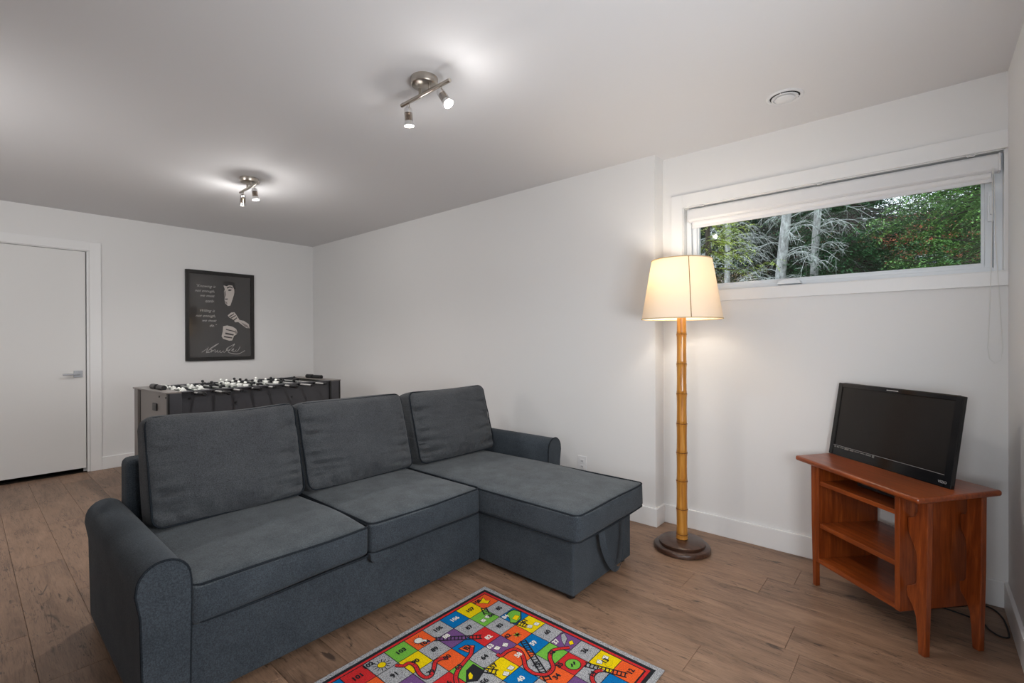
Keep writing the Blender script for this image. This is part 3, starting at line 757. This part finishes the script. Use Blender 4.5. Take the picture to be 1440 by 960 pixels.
for i, (y, n_, c, tilt) in enumerate(rows):
    ext = near[i]
    whitehand = c == 'w'
    rod = MB().tube([(-FW-.12, y, RZ), (ext+.02, y, RZ)], .0075, 10).build('rod', M_rod, fb)
    rod['label'] = 'steel rod with white players' if c == 'w' else 'steel rod with black players'
    MB().tube([(-.02, y, RZ), (.012, y, RZ)], .015, 12).build('bushing', M_black_plastic, rod)
    MB().tube([(-.70, y, RZ), (-.77, y, RZ)], .014, 12).build('bushing', M_black_plastic, rod)
    if whitehand: MB().tube([(ext, y, RZ), (ext+.01, y, RZ), (ext+.055, y, RZ), (ext+.10, y, RZ), (ext+.11, y, RZ)], [.012, .016, .0145, .017, .012], 12).build('handle', M_black_plastic, rod)
    else: MB().tube([(ext+.0, y, RZ), (ext+.03, y, RZ)], .011, 10).build('end_cap', M_black_plastic, rod)
    for k in range(n_):
        xk = -.375 + (k-(n_-1)/2)*(.12 if n_ == 5 else .19) + (.02 if i % 2 else -.03)
        if not used[c]: p = first[c]; used[c] = True
        else: p = first[c].copy(); COL.objects.link(p)
        p.parent = rod; p.location = (xk, y, RZ); p.rotation_euler = (tilt, 0, 0)
        p.rotation_euler = (tilt, 0, PI/2) if False else (tilt, 0, 0)

# ------------------------------------------------------------------ framed poster on the left wall
PY0, PY1, PZ0, PZ1 = 1.566, 2.257, 1.015, 2.0
po = tag(empty('framed_poster', (XL, (PY0+PY1)/2, (PZ0+PZ1)/2)), 'black framed black and white poster hanging on the left wall', 'poster')
pw, ph = PY1-PY0, PZ1-PZ0; ft = .037
# local axes: x out of wall, y right, z up
M_frame = mat('frame_black', (.012, .011, .010, 1), .3)
MB().box(.002, .026, -pw/2, -pw/2+ft, -ph/2, ph/2).box(.002, .026, pw/2-ft, pw/2, -ph/2, ph/2).box(.002, .026, -pw/2+ft, pw/2-ft, -ph/2, -ph/2+ft).box(.002, .026, -pw/2+ft, pw/2-ft, ph/2-ft, ph/2).build('frame', M_frame, po, bevel=.003)
M_sheet = mat('print_black', srgb(50, 48, 47), .12, spec=.6); M_sheet.node_tree.nodes['Principled BSDF'].inputs['Coat Weight'].default_value = .8
MB().box(.004, .016, -pw/2+ft, pw/2-ft, -ph/2+ft, ph/2-ft).build('glazed_print', M_sheet, po)
# print drawn in crop coordinates (0..768 x 0..960, frame outside 68..690 x 60..885)
def pc(x, y, e=0):
    u = (x-68)/(690-68); yt = 60 + (115-60)*u; yb_ = 887 + (858-887)*u
    v = (y-yt)/(yb_-yt); return Vector((.0165+e, -pw/2 + u*pw, ph/2 - v*ph))
M_pale = mat('print_pale', srgb(196, 188, 182), .4); M_mid = mat('print_mid', srgb(128, 120, 116), .4); M_dk = mat('print_dark', srgb(46, 43, 42), .4)
pr = MB()
def poly(L, mi, e): pr.add([pc(x, y, e) for x, y in L], [tuple(range(len(L)))], mi)
# pale face in half shadow (a generic face)
poly([(400, 205), (430, 212), (465, 195), (495, 200), (500, 230), (497, 285), (480, 335), (462, 385), (440, 388), (415, 365), (408, 330), (412, 300), (403, 262), (412, 240)], 0, .0002)
poly([(395, 170), (425, 165), (500, 180), (512, 240), (505, 275), (497, 235), (480, 205), (445, 203), (402, 200)], 2, .0004)
poly([(430, 222), (460, 212), (488, 226), (482, 232), (458, 222), (434, 234)], 2, .0004)
poly([(440, 245), (458, 238), (478, 246), (462, 254), (446, 254)], 2, .0004)
poly([(404, 262), (418, 250), (424, 290), (414, 312), (407, 306)], 1, .0004)
poly([(410, 322), (440, 322), (436, 332), (412, 331)], 2, .0004)
poly([(412, 345), (430, 352), (436, 372), (420, 366)], 1, .0004)
poly([(500, 240), (512, 235), (508, 265), (498, 280)], 1, .0004)
# right hand with forearm
poly([(437, 472), (470, 446), (500, 444), (520, 470), (548, 512), (590, 520), (636, 548), (645, 585), (612, 582), (570, 555), (535, 530), (505, 532), (495, 515), (470, 500), (450, 490)], 0, .0002)
for a in ([(448, 480), (495, 452), (500, 458), (455, 488)], [(465, 492), (510, 468), (514, 475), (472, 500)], [(490, 510), (522, 488), (526, 496), (498, 518)]): poly(a, 2, .0004)
poly([(560, 530), (625, 560), (640, 585), (600, 570)], 1, .0004)
# left fist
poly([(395, 570), (430, 562), (480, 572), (515, 592), (528, 622), (520, 640), (495, 655), (478, 695), (450, 698), (395, 682), (380, 660), (390, 620)], 0, .0002)
for a in ([(420, 592), (505, 612), (500, 620), (420, 602)], [(415, 625), (495, 640), (488, 652), (412, 640)], [(400, 655), (480, 668), (476, 678), (402, 668)]): poly(a, 2, .0004)
poly([(505, 600), (526, 622), (518, 640), (500, 625)], 1, .0004)
pr.build('printed_figure', [M_pale, M_mid, M_dk], po)
sg = MB(); M_ptext = mat('print_text', srgb(176, 172, 168), .4)
def stroke(L, r):
    P = catmull([pc(x, y, .0003) for x, y in L], 6)
    for i in range(len(P)-1):
        a, b_ = P[i], P[i+1]; d = (b_-a)
        if d.length < 1e-6: continue
        nn = Vector((0, -d.z, d.y)).normalized()*r
        sg.add([a-nn, b_-nn, b_+nn, a+nn], [(0, 1, 2, 3)])
for L in ([(205, 805), (255, 770), (262, 758), (245, 802), (252, 805), (285, 765), (355, 722), (300, 762), (268, 782), (290, 780), (280, 800), (255, 806)],
          [(285, 805), (302, 782), (300, 795), (318, 780), (325, 784), (318, 800), (332, 800), (345, 782), (340, 800), (358, 800), (370, 785), (362, 792), (368, 802), (385, 800), (400, 780), (392, 795), (410, 800), (440, 765)],
          [(500, 722), (470, 765), (435, 785), (425, 770), (470, 742), (500, 730), (450, 785), (440, 800), (480, 812), (540, 812), (600, 782)],
          [(470, 785), (492, 768), (482, 790), (500, 792), (518, 772), (508, 790), (530, 785), (552, 750)]): stroke(L, .0026)
for txt, cx, cy in (('"Knowing is', 238, 213), ('not enough,', 233, 255), ('we must', 252, 298), ('apply.', 275, 345), ('Willing is', 250, 433), ('not enough,', 240, 478), ('we must', 268, 520), ('do."', 300, 565)):
    P = pc(cx, cy, .0003)
    Mx = Matrix(((0, 0, 1, P.x), (1, 0, 0, P.y), (0, 1, 0, P.z), (0, 0, 0, 1)))
    text_mesh(txt, .040, Mx, M_ptext, po, 'printed_line', shear=.45)
sg.build('signature', M_ptext, po)

# ------------------------------------------------------------------ board game rug
RX0, RX1, RYb, RYt = -1.645, -.727, .455, 1.692
rug = tag(empty('game_rug', ((RX0+RX1)/2, (RYb+RYt)/2, 0)), 'grey rug printed with a colourful snakes and ladders board in front of the sofa', 'rug')
RO = Vector(((RX0+RX1)/2, (RYb+RYt)/2, 0))
def rugc(name, c, sp=.25):
    m = mat(name, rough=.95, spec=.1); t = NT(m); v = t.coord()
    n1 = t.noise(v, 330, 2, .8); n2 = t.noise(v, 700, 1)
    k = t.mix(1.0, c, t.ramp(n1, [(.32, g1(1-sp*1.6)), (.5, g1(1)), (.68, g1(1+sp))]), 'MULTIPLY')
    t.l(k, t.b.inputs['Base Color']); t.bump(n2, .6, .002); return m
RM = {'gray': rugc('pile_grey', srgb(160, 161, 164), .6), 'orange': rugc('pile_orange', srgb(226, 92, 42)), 'yellow': rugc('pile_yellow', srgb(228, 200, 10)),
      'blue': rugc('pile_blue', srgb(8, 108, 172)), 'green': rugc('pile_green', srgb(112, 178, 66)), 'red': rugc('pile_red', srgb(196, 44, 46)),
      'purple': rugc('pile_purple', srgb(112, 76, 128)), 'black': rugc('pile_black', srgb(40, 40, 44)), 'white': rugc('pile_white', srgb(222, 220, 212))}
RK = list(RM); RL = [RM[k] for k in RK]; ri = {k: i for i, k in enumerate(RK)}
MB().prism([(RX0-RO.x, RYb-RO.y), (RX1-RO.x, RYb-RO.y), (RX1-RO.x, RYt-RO.y), (RX0-RO.x, RYt-RO.y)], .0, .007, 'z').build('pile', RM['gray'], rug, bevel=.002)
MB().tube([(x-RO.x, y-RO.y, .0035) for x, y in ((RX0, RYb), (RX1, RYb), (RX1, RYt), (RX0, RYt))], .0042, 6, closed=True, smooth=False).build('binding', RM['gray'], rug)
art = MB(); Z0 = .0072
def rp(U, V, lv=0): return Vector((-.777-V*.0909-RO.x, .512+U*.094-RO.y, Z0+.00022*lv))
def rpoly(L, c, lv): art.add([rp(u, v, lv) for u, v in L], [tuple(range(len(L)))], ri[c])
def rrect(u0, u1, v0, v1, c, lv): rpoly([(u0, v0), (u1, v0), (u1, v1), (u0, v1)], c, lv)
def rline(L, w, c, lv):
    P = [Vector((u*.094, v*.0909)) for u, v in L]
    left = []; right = []
    for i, p in enumerate(P):
        t = P[min(i+1, len(P)-1)] - P[max(i-1, 0)]
        if t.length < 1e-9: t = Vector((1, 0))
        t.normalize(); n_ = Vector((-t.y, t.x))*w/2
        left.append(p+n_); right.append(p-n_)
    for i in range(len(P)-1):
        q = [left[i], left[i+1], right[i+1], right[i]]
        art.add([rp(a.x/.094, a.y/.0909, lv) for a in q], [(0, 1, 2, 3)], ri[c])
def rdisc(u, v, r, c, lv, n=14, sy=1):
    rpoly([(u+r*math.cos(2*PI*k/n), v+r*sy*math.sin(2*PI*k/n)) for k in range(n)], c, lv)
rrect(-.33, 12.33, -.33, 9.33, 'black', 1); rrect(-.165, 12.165, -.165, 9.165, 'red', 2); rrect(-.045, 12.045, -.045, 9.045, 'black', 3)
COLS = {8: {11: 'orange', 10: 'yellow', 9: 'blue', 8: 'gray', 7: 'orange', 6: 'green', 5: 'gray', 4: 'red', 3: 'blue', 2: 'gray', 1: 'yellow', 0: 'purple'},
        7: {11: 'gray', 10: 'green', 9: 'gray', 8: 'purple', 7: 'gray', 6: 'yellow', 5: 'gray', 4: 'orange'},
        6: {11: 'blue', 10: 'gray', 9: 'red', 8: 'blue', 7: 'orange', 6: 'gray', 5: 'purple', 4: 'gray'},
        5: {11: 'yellow', 10: 'orange', 9: 'purple', 8: 'gray', 7: 'green', 6: 'red', 5: 'gray'},
        4: {11: 'gray', 10: 'blue', 9: 'orange', 8: 'yellow', 7: 'gray', 6: 'orange'},
        3: {11: 'purple', 10: 'green', 9: 'gray', 8: 'blue', 7: 'gray'},
        2: {11: 'gray', 10: 'red', 9: 'orange', 8: 'gray'},
        1: {11: 'yellow', 10: 'gray', 9: 'purple', 8: 'gray'},
        0: {11: 'orange', 10: 'blue', 9: 'gray', 8: 'green'}}
cyc = ['gray', 'green', 'orange', 'gray', 'blue', 'yellow', 'purple', 'red']
TEXTW = {106, 88, 84, 63, 59, 58, 37, 78, 49, 40, 82}
TPOS = {108: (-.30, .25), 104: (.0, -.34), 102: (-.38, .28), 88: (-.1, .3), 86: (.34, -.1), 84: (-.32, .28), 61: (.0, .34), 63: (-.35, .3), 57: (-.15, .32), 62: (-.34, .2), 82: (.05, -.2), 65: (-.1, .38), 37: (-.3, .3), 35: (-.4, .3), 80: (0, .2), 12: (.1, -.1)}
for V in range(9):
    for U in range(12):
        c = COLS.get(V, {}).get(U) or cyc[(U*3+V*5) % 8]
        rrect(U+.008, U+.992, V+.008, V+.992, 'black', 5); rrect(U+.02, U+.985, V+.02, V+.985, c, 6)
        num = V*12 + (U+1 if V % 2 == 0 else 12-U)
        du, dv = TPOS.get(num, (0, 0)); P = rp(U+.5+du, V+.5+dv, 13)
        Mx = Matrix(((0, -1, 0, P.x), (1, 0, 0, P.y), (0, 0, 1, P.z), (0, 0, 0, 1)))
        text_mesh(str(num), .030, Mx, None, None, '', mb=art, mi=ri['white' if num in TEXTW else 'black'], bold=.0012)
def ladder(a, b_, w=.24, dark='black'):
    a = Vector((a[0]*.094, a[1]*.0909)); b_ = Vector((b_[0]*.094, b_[1]*.0909)); d = (b_-a); L = d.length; d.normalize(); n_ = Vector((-d.y, d.x))*.0115
    f = lambda p: (p.x/.094, p.y/.0909)
    for s in (-1, 1): rline([f(a+n_*s), f(b_+n_*s)], .006, dark, 9)
    k = max(2, int(L/.015))
    for i in range(k+1):
        p = a + d*(L*(i+.5)/(k+1)); rline([f(p-n_), f(p+n_)], .0048, dark, 9)
for a, b_ in (((11.06, 8.14), (10.77, 7.61)), ((11.17, 6.04), (11.28, 5.52)), ((7.93, 8.06), (9.39, 6.56)), ((7.9, 5.04), (8.2, 4.46)), ((10.36, 4.99), (9.11, 2.61)), ((10.79, 2.06), (11.32, .41)), ((3.2, 7.5), (4.6, 5.2)), ((1.5, 3.5), (3.4, 1.2)), ((6.2, 3.6), (7.4, 1.6))): ladder(a, b_)
def snake(L, w=.020):
    P = catmull([(u, v, 0) for u, v in L], 7); Q = [(p.x, p.y) for p in P]
    rline(Q, w, 'black', 10); rline(Q, w*.6, 'red', 11)
    for i in range(3, len(Q)-2, 4):
        rdisc(Q[i][0], Q[i][1], .022, 'black', 12, 6)
snake([(7.52, 6.63), (7.27, 6.83), (7.0, 6.85), (6.7, 6.58), (6.37, 6.36), (6.17, 6.47), (6.18, 6.85), (6.33, 7.3), (6.28, 7.63), (6.02, 7.68), (5.83, 7.95)])
snake([(8.61, 6.39), (8.28, 6.09), (7.83, 5.95), (7.3, 5.78), (6.97, 5.56), (6.77, 5.29), (6.5, 4.9)])
snake([(8.98, 5.24), (8.99, 5.03), (9.4, 5.02), (9.69, 4.87), (9.7, 4.55), (9.46, 4.17), (9.15, 3.81), (9.07, 3.5), (9.1, 3.21), (9.38, 2.87), (9.83, 2.93), (10.22, 3.39), (10.7, 3.55), (11.27, 3.12)])
snake([(10.95, 1.3), (10.77, 1.44), (10.5, 1.47), (10.29, 1.38), (10.14, 1.21), (9.9, .8)])
snake([(2.0, 6.6), (2.6, 6.2), (2.2, 5.4), (3.0, 4.8), (2.7, 3.9)])
def blob(L, c, lv=8, grow=.06):
    cu = sum(p[0] for p in L)/len(L); cv_ = sum(p[1] for p in L)/len(L)
    rpoly([(cu+(u-cu)*(1+grow*3), cv_+(v-cv_)*(1+grow*3)) for u, v in L], 'black', lv); rpoly(L, c, lv+1)
rdisc(7.42, 8.52, .215, 'black', 8); rdisc(7.42, 8.52, .185, 'white', 9); rpoly([(7.46, 8.36), (7.58, 8.46), (7.76, 8.18), (7.62, 8.06)], 'white', 9)
rrect(7.6, 7.73, 8.05, 8.2, 'purple', 10)
for k in range(7):
    a = 1.1+k*.55; rline([(7.47+.24*math.cos(a), 8.5+.24*math.sin(a)), (7.47+.36*math.cos(a), 8.5+.36*math.sin(a))], .002, 'black', 8)
rdisc(5.5, 8.4, .19, 'black', 8); rdisc(5.5, 8.4, .16, 'yellow', 9)
for k in range(12):
    a = k*PI/6; rline([(5.5+.2*math.cos(a), 8.4+.2*math.sin(a)), (5.5+.36*math.cos(a), 8.4+.36*math.sin(a))], .003, 'black', 8)
blob([(11.2, 8.6), (11.68, 8.8), (11.6, 8.5), (11.72, 8.35), (11.45, 8.25), (11.36, 8.45)], 'yellow')
blob([(11.35, 6.85), (11.6, 6.9), (11.85, 6.85), (11.93, 6.5), (11.52, 6.14), (11.15, 6.1), (11.0, 6.3), (11.2, 6.5)], 'green')
blob([(11.27, 6.44), (11.6, 6.52), (11.64, 6.29), (11.3, 6.18)], 'yellow', 10, .04)
def dice(u, v, r=0):
    c, s = math.cos(r), math.sin(r); q = [(.11, .11), (-.11, .11), (-.11, -.11), (.11, -.11)]
    blob([(u+a*c-b_*s, v+a*s+b_*c) for a, b_ in q], 'white', 10, .05)
    for a, b_ in ((0, 0), (.06, .06), (-.06, -.06)): rdisc(u+a*c-b_*s, v+a*s+b_*c, .018, 'black', 12, 6)
for u, v, r in ((10.65, 7.45, .3), (10.30, 7.38, .1), (11.33, 5.40, .4), (11.68, 5.28, .2), (9.26, 5.5, .2), (9.64, 5.38, .5), (8.72, 4.22, .1), (8.35, 4.15, .4), (11.31, 1.66, .3), (11.68, 1.6, .2)): dice(u, v, r)
for k in range(9):
    a = k*2*PI/9; rpoly([(10.5+.05*math.cos(a+1.4), 5.45+.05*math.sin(a+1.4)), (10.5+.22*math.cos(a), 5.45+.22*math.sin(a)), (10.5+.05*math.cos(a-1.4), 5.45+.05*math.sin(a-1.4))], 'green' if k % 2 else 'black', 8)
rdisc(10.5, 2.42, .34, 'black', 7, 18); rdisc(10.5, 2.42, .30, 'green', 8, 18); rline([(10.35, 2.35), (10.48, 2.48), (10.52, 2.36), (10.65, 2.48)], .008, 'black', 9)
blob([(11.77, 3.93), (11.93, 3.88), (11.69, 3.56), (11.26, 3.39), (11.45, 3.67)], 'gray')
blob([(11.56, 3.37), (11.74, 3.32), (11.6, 3.14), (11.42, 3.2)], 'yellow')
blob([(8.2, 6.72), (8.5, 6.68), (8.74, 6.38), (8.47, 6.15), (8.27, 6.29)], 'orange')
for k in range(3): rline([(8.32+.12*k, 6.66-.08*k), (8.36+.12*k, 6.32)], .004, 'black', 10)
blob([(7.48, 5.46), (7.87, 5.52), (7.88, 4.96), (7.39, 4.79), (7.08, 5.04)], 'black', 7)
blob([(7.2, 5.05), (7.35, 5.25), (7.5, 5.3), (7.45, 5.1), (7.3, 4.98)], 'yellow', 9, .02)
blob([(11.36, 1.46), (11.53, 1.27), (11.71, 1.29), (11.43, 1.17), (11.26, 1.29)], 'yellow', 8, .02)
# printed layer shares one mesh; each colour is a material
me = bpy.data.meshes.new('printed_board'); me.from_pydata([tuple(p) for p in art.v], [], art.f)
for m in RL: me.materials.append(m)
me.polygons.foreach_set('material_index', art.m)
bm = bmesh.new(); bm.from_mesh(me)
for f in bm.faces:
    f.normal_update()
    if f.normal.z < 0: f.normal_flip()
bm.to_mesh(me); bm.free()
o = bpy.data.objects.new('printed_board', me); COL.objects.link(o); o.parent = rug

# ------------------------------------------------------------------ outside
def ground_mat():
    m = mat('forest_floor', rough=1, spec=.1); t = NT(m); v = t.coord()
    c = t.ramp(t.noise(v, 3, 6, .7), [(.35, srgb(46, 38, 30)), (.5, srgb(92, 76, 58)), (.62, srgb(70, 78, 44)), (.8, srgb(140, 110, 84))])
    t.l(c, t.b.inputs['Base Color']); return m
rs = np.random.RandomState(5)
gx = np.linspace(-14, 10, 60); gy = np.linspace(3.45, 26, 50); V = []; F = []
for y in gy:
    for x in gx: V.append((x, y, 1.36 + .07*(y-3.45) + .05*math.sin(x*1.7+y)+.04*math.sin(x*3.1-y*2.3)))
for j in range(49):
    for i in range(59): F.append((j*60+i, j*60+i+1, (j+1)*60+i+1, (j+1)*60+i))
S(MB().add(V, F, 0, True).build('ground', ground_mat()))
S(MB().box(XL-.1, XR+2, YR+.3, YR+.42, .3, 1.42).build('wall_foundation', mat('foundation', (.3, .3, .29, 1), .9)))
def gz(x, y): return 1.36 + .07*(y-3.45)

def needle_mat(name, a, b_):
    m = mat(name, rough=.6, spec=.3); t = NT(m)
    n1 = t.noise(t.coord(), 3.2, 4, .6)
    t.l(t.ramp(n1, [(.35, a), (.65, b_)]), t.b.inputs['Base Color']); return m
M_needle = needle_mat('needles_dark', srgb(26, 62, 38), srgb(66, 120, 66))
M_needle2 = needle_mat('needles_mid', srgb(30, 70, 40), srgb(120, 164, 84))
M_needle3 = needle_mat('needles_far', srgb(22, 44, 34), srgb(50, 84, 54))
M_needleY = needle_mat('needles_yellow', srgb(86, 112, 44), srgb(190, 206, 92))
M_bark = mat('bark', rough=.95); t = NT(M_bark)
t.l(t.ramp(t.noise(t.coord(scale=(1, 1, .4)), 22, 5, .7), [(.3, srgb(92, 90, 88)), (.55, srgb(160, 160, 158)), (.75, srgb(206, 208, 208))]), t.b.inputs['Base Color'])
M_bark2 = mat('bark_dark', srgb(62, 52, 44), .95)
M_twig = mat('bare_twig', srgb(176, 180, 176), .9)

def spruce(x, y, z0, h, zfrom, rbase, nb, m, label, density=1.0, blade=.022, seed=0, zmid=2.4, wid=.55, group='spruce trees outside the window', name='spruce_tree', tw=.10):
    rs = np.random.RandomState(seed)
    t = tag(empty(name, (x, y, z0)), label, 'tree', group)
    MB().tube([(0, 0, -.1), (0, 0, h*.5), (0, 0, h)], [.03+h*.009, .02+h*.005, .01], 8).build('trunk', M_bark2, t)
    Vs = []; Fs = []; cnt = 0; tv_ = MB()
    for i in range(nb):
        f = rs.uniform(0, 1); z = (zfrom + (zmid-zfrom)*f/.8) if f < .8 else (zmid + (h*.97-zmid)*(f-.8)/.2); L = rbase*(1-(z/h))**.8*rs.uniform(.7, 1.15) + .06
        az = rs.uniform(0, 2*PI); dr_ = np.array([math.cos(az), math.sin(az), 0]); sd = np.array([-dr_[1], dr_[0], 0])
        droop = rs.uniform(.15, .38)
        n = max(4, int(L/tw*1.6))
        def P(s): return np.array([0, 0, z]) + dr_*L*s + np.array([0, 0, 1])*(-droop*L*s + .28*L*s**2.6)
        tv_.tube([P(0), P(.5), P(1)], [.008+.008*L, .005, .002], 4)
        for k in range(n):
            s = .12+.88*k/(n-1); b0 = P(s)
            for sg_ in (-1, 1, 0) if k == n-1 else (-1, 1):
                tl_ = (tw*2.4*(1-s*.5) + .04)*rs.uniform(.7, 1.25)*min(1, L/.4+.3)
                td = dr_*(.75 if sg_ else 1) + sd*sg_*rs.uniform(.5, .95) + np.array([0, 0, rs.uniform(-.8, .35)]); td /= np.linalg.norm(td)
                nb_ = max(3, int(tl_/(blade*.42)*density))
                ss = np.linspace(.02, 1, nb_)
                c = b0[None, :] + td[None, :]*(ss*tl_)[:, None]; c[:, 2] -= .25*tl_*ss**2
                up_ = np.array([0, 0, 1.0]); sdv = np.cross(td, up_); sdv /= np.linalg.norm(sdv)
                side = np.where(np.arange(nb_) % 2 == 0, 1, -1)[:, None]
                bd = td[None, :]*.55 + sdv[None, :]*side*.75 + up_[None, :]*rs.uniform(-.8, .8, nb_)[:, None]
                bd /= np.linalg.norm(bd, axis=1)[:, None]
                bl_ = blade*rs.uniform(.7, 1.3, nb_)[:, None]
                wv = np.cross(bd, up_); wv /= np.linalg.norm(wv, axis=1)[:, None]; wv = wv*blade*wid*.5
                tri = np.stack([c-wv, c+wv, c+bd*bl_], axis=1).reshape(-1, 3); Vs.append(tri); cnt += nb_
    V = np.concatenate(Vs); me = bpy.data.meshes.new('foliage')
    me.vertices.add(len(V)); me.vertices.foreach_set('co', V.ravel()); n3 = len(V)//3
    me.loops.add(len(V)); me.loops.foreach_set('vertex_index', np.arange(len(V), dtype=np.int32))
    me.polygons.add(n3); me.polygons.foreach_set('loop_start', np.arange(0, len(V), 3, dtype=np.int32)); me.polygons.foreach_set('loop_total', np.full(n3, 3, dtype=np.int32))
    me.materials.append(m); me.update(); me.validate()
    o = bpy.data.objects.new('foliage', me); COL.objects.link(o); o.parent = t; o['kind'] = 'stuff'
    b2 = tv_.build('branches', M_bark2, t); b2['kind'] = 'stuff'
    return cnt

def dead_tree(x, y, r, lean, label, seed, h=5.5, nb=34, Lb=1.0):
    rs = np.random.RandomState(seed); z0 = gz(x, y)
    t = tag(empty('bare_tree', (x, y, z0)), label, 'tree', 'bare grey trees outside the window')
    pts = [Vector((lean*s*h+.03*math.sin(s*9+seed), .02*math.sin(s*7), s*h)) for s in np.linspace(0, 1, 12)]
    MB().tube([p + Vector((0, 0, -.1 if i == 0 else 0)) for i, p in enumerate(pts)], [r*(1-.5*i/11) for i in range(12)], 10).build('trunk', M_bark, t)
    mb = MB()
    for i in range(nb):
        z = rs.uniform(.25, min(h*.85, 2.6)); s = z/h; b0 = Vector((lean*z, 0, z)); az = rs.uniform(0, 2*PI); d = Vector((math.cos(az), math.sin(az), 0)); L = Lb*rs.uniform(.4, 1.1)
        pts = [b0 + d*L*k + Vector((0, 0, .22*L*math.sin(k*2.4)-.35*L*k*k)) for k in (0, .2, .4, .6, .8, 1)]
        mb.tube(pts, [.0055, .0045, .0038, .003, .0023, .0014], 4, caps=False)
        for q in range(11):
            k = rs.uniform(.2, 1); p0 = b0 + d*L*k + Vector((0, 0, .22*L*math.sin(k*2.4)-.35*L*k*k))
            dd = (d*.6 + Vector((rs.normal(), rs.normal(), -abs(rs.normal())*.7))*.7).normalized(); l2 = rs.uniform(.08, .3)
            pm = p0 + dd*l2*.5; pe = p0 + dd*l2 + Vector((0, 0, -.25*l2)); mb.tube([p0, pm, pe], [.0026, .002, .001], 3, caps=False)
            for _ in range(3):
                d3 = (dd + Vector((rs.normal(), rs.normal(), rs.normal()))*.6).normalized(); mb.tube([pm, pm + d3*.09], [.0014, .0007], 3, caps=False)
    o = mb.build('bare_branches', M_twig, t); o['kind'] = 'stuff'

T = 0
SPR = [
 (.72, 6.6, 5.0, 1.15, 210, 2, 'bright green spruce seen at the right end of the window', .12, .034),
 (-.80, 8.6, 5.6, 1.1, 220, 1, 'dark green spruce in the middle of the window view, right of the bare trunks', .13, .036),
 (-3.3, 9.0, 6.0, 1.3, 150, 3, 'dark spruce behind the bare trees at the left of the window', .16, .05),
 (-2.1, 10.6, 7.5, 1.4, 190, 3, 'tall dark spruce standing behind the two bare trunks', .17, .055),
 (-1.2, 11.6, 5.0, 1.2, 180, 3, 'dark spruce in front of the red house', .17, .055),
 (1.1, 9.6, 7.0, 1.3, 170, 1, 'far green spruce at the right edge of the window', .16, .05),
 (.25, 13.2, 3.3, 1.2, 70, 3, 'low far spruce under the gap of bright sky', .2, .06),
 (-4.6, 11.8, 7.0, 1.5, 170, 3, 'far dark spruce at the left edge of the window', .18, .06),
 (-3.3, 13.5, 8.0, 1.7, 200, 3, 'farthest dark spruce, behind the left trees', .2, .07)]
for i, (x_, y_, h_, rb_, nb_, mi_, lab_, tw_, bl_) in enumerate(SPR):
    T += spruce(x_, y_, gz(0, y_), h_, .2, rb_, nb_, {1: M_needle, 2: M_needle2, 3: M_needle3}[mi_], lab_, seed=11+i, tw=tw_, blade=bl_, zmid=min(2.6, h_*.7))
T += spruce(-2.0, 6.0, gz(0, 6.0), 1.9, .15, .75, 40, M_needleY, 'small yellow green fir sapling at the left end of the window', seed=18, tw=.07, blade=.024, zmid=1.4, name='fir_sapling', group='young firs outside')
dead_tree(-1.60, 7.6, .070, .13, 'thicker bare grey trunk leaning slightly right, left of centre in the window', 21)
dead_tree(-1.16, 7.8, .052, .055, 'thinner bare grey trunk just right of the thicker one', 22)
dead_tree(-2.3, 7.9, .045, -.02, 'slim bare grey trunk at the left of the window', 23, nb=44, Lb=.8)
# red house beyond the trees
hs = tag(empty('red_house', (-1.0, 17.5, gz(0, 17))), 'house with orange red cladding glimpsed far behind the trees', 'house')
M_red = mat('red_cladding', rough=.7); t = NT(M_red)
t.l(t.ramp(t.noise(t.coord(scale=(1, 1, 8)), 3, 3), [(.3, srgb(176, 84, 56)), (.7, srgb(216, 124, 92))]), t.b.inputs['Base Color'])
MB().box(-3.2, 2.4, 0, 4, 0, 1.55).build('wall', M_red, hs)
MB().prism([(-3.6, 1.55), (2.8, 1.55), (1.9, 2.35), (-2.7, 2.35)], -.4, 4.4, 'y').build('roof', mat('roof_red', srgb(196, 100, 74), .7), hs)
for wx in (-2.4, -.9, .8):
    f = MB().box(wx, wx+.7, -.06, 0, .5, 1.25).build('window', M_trim, hs)
    MB().box(wx+.06, wx+.64, -.07, -.06, .56, 1.19).build('pane', mat('house_pane', srgb(120, 140, 150), .1), f)
print('needles', T)
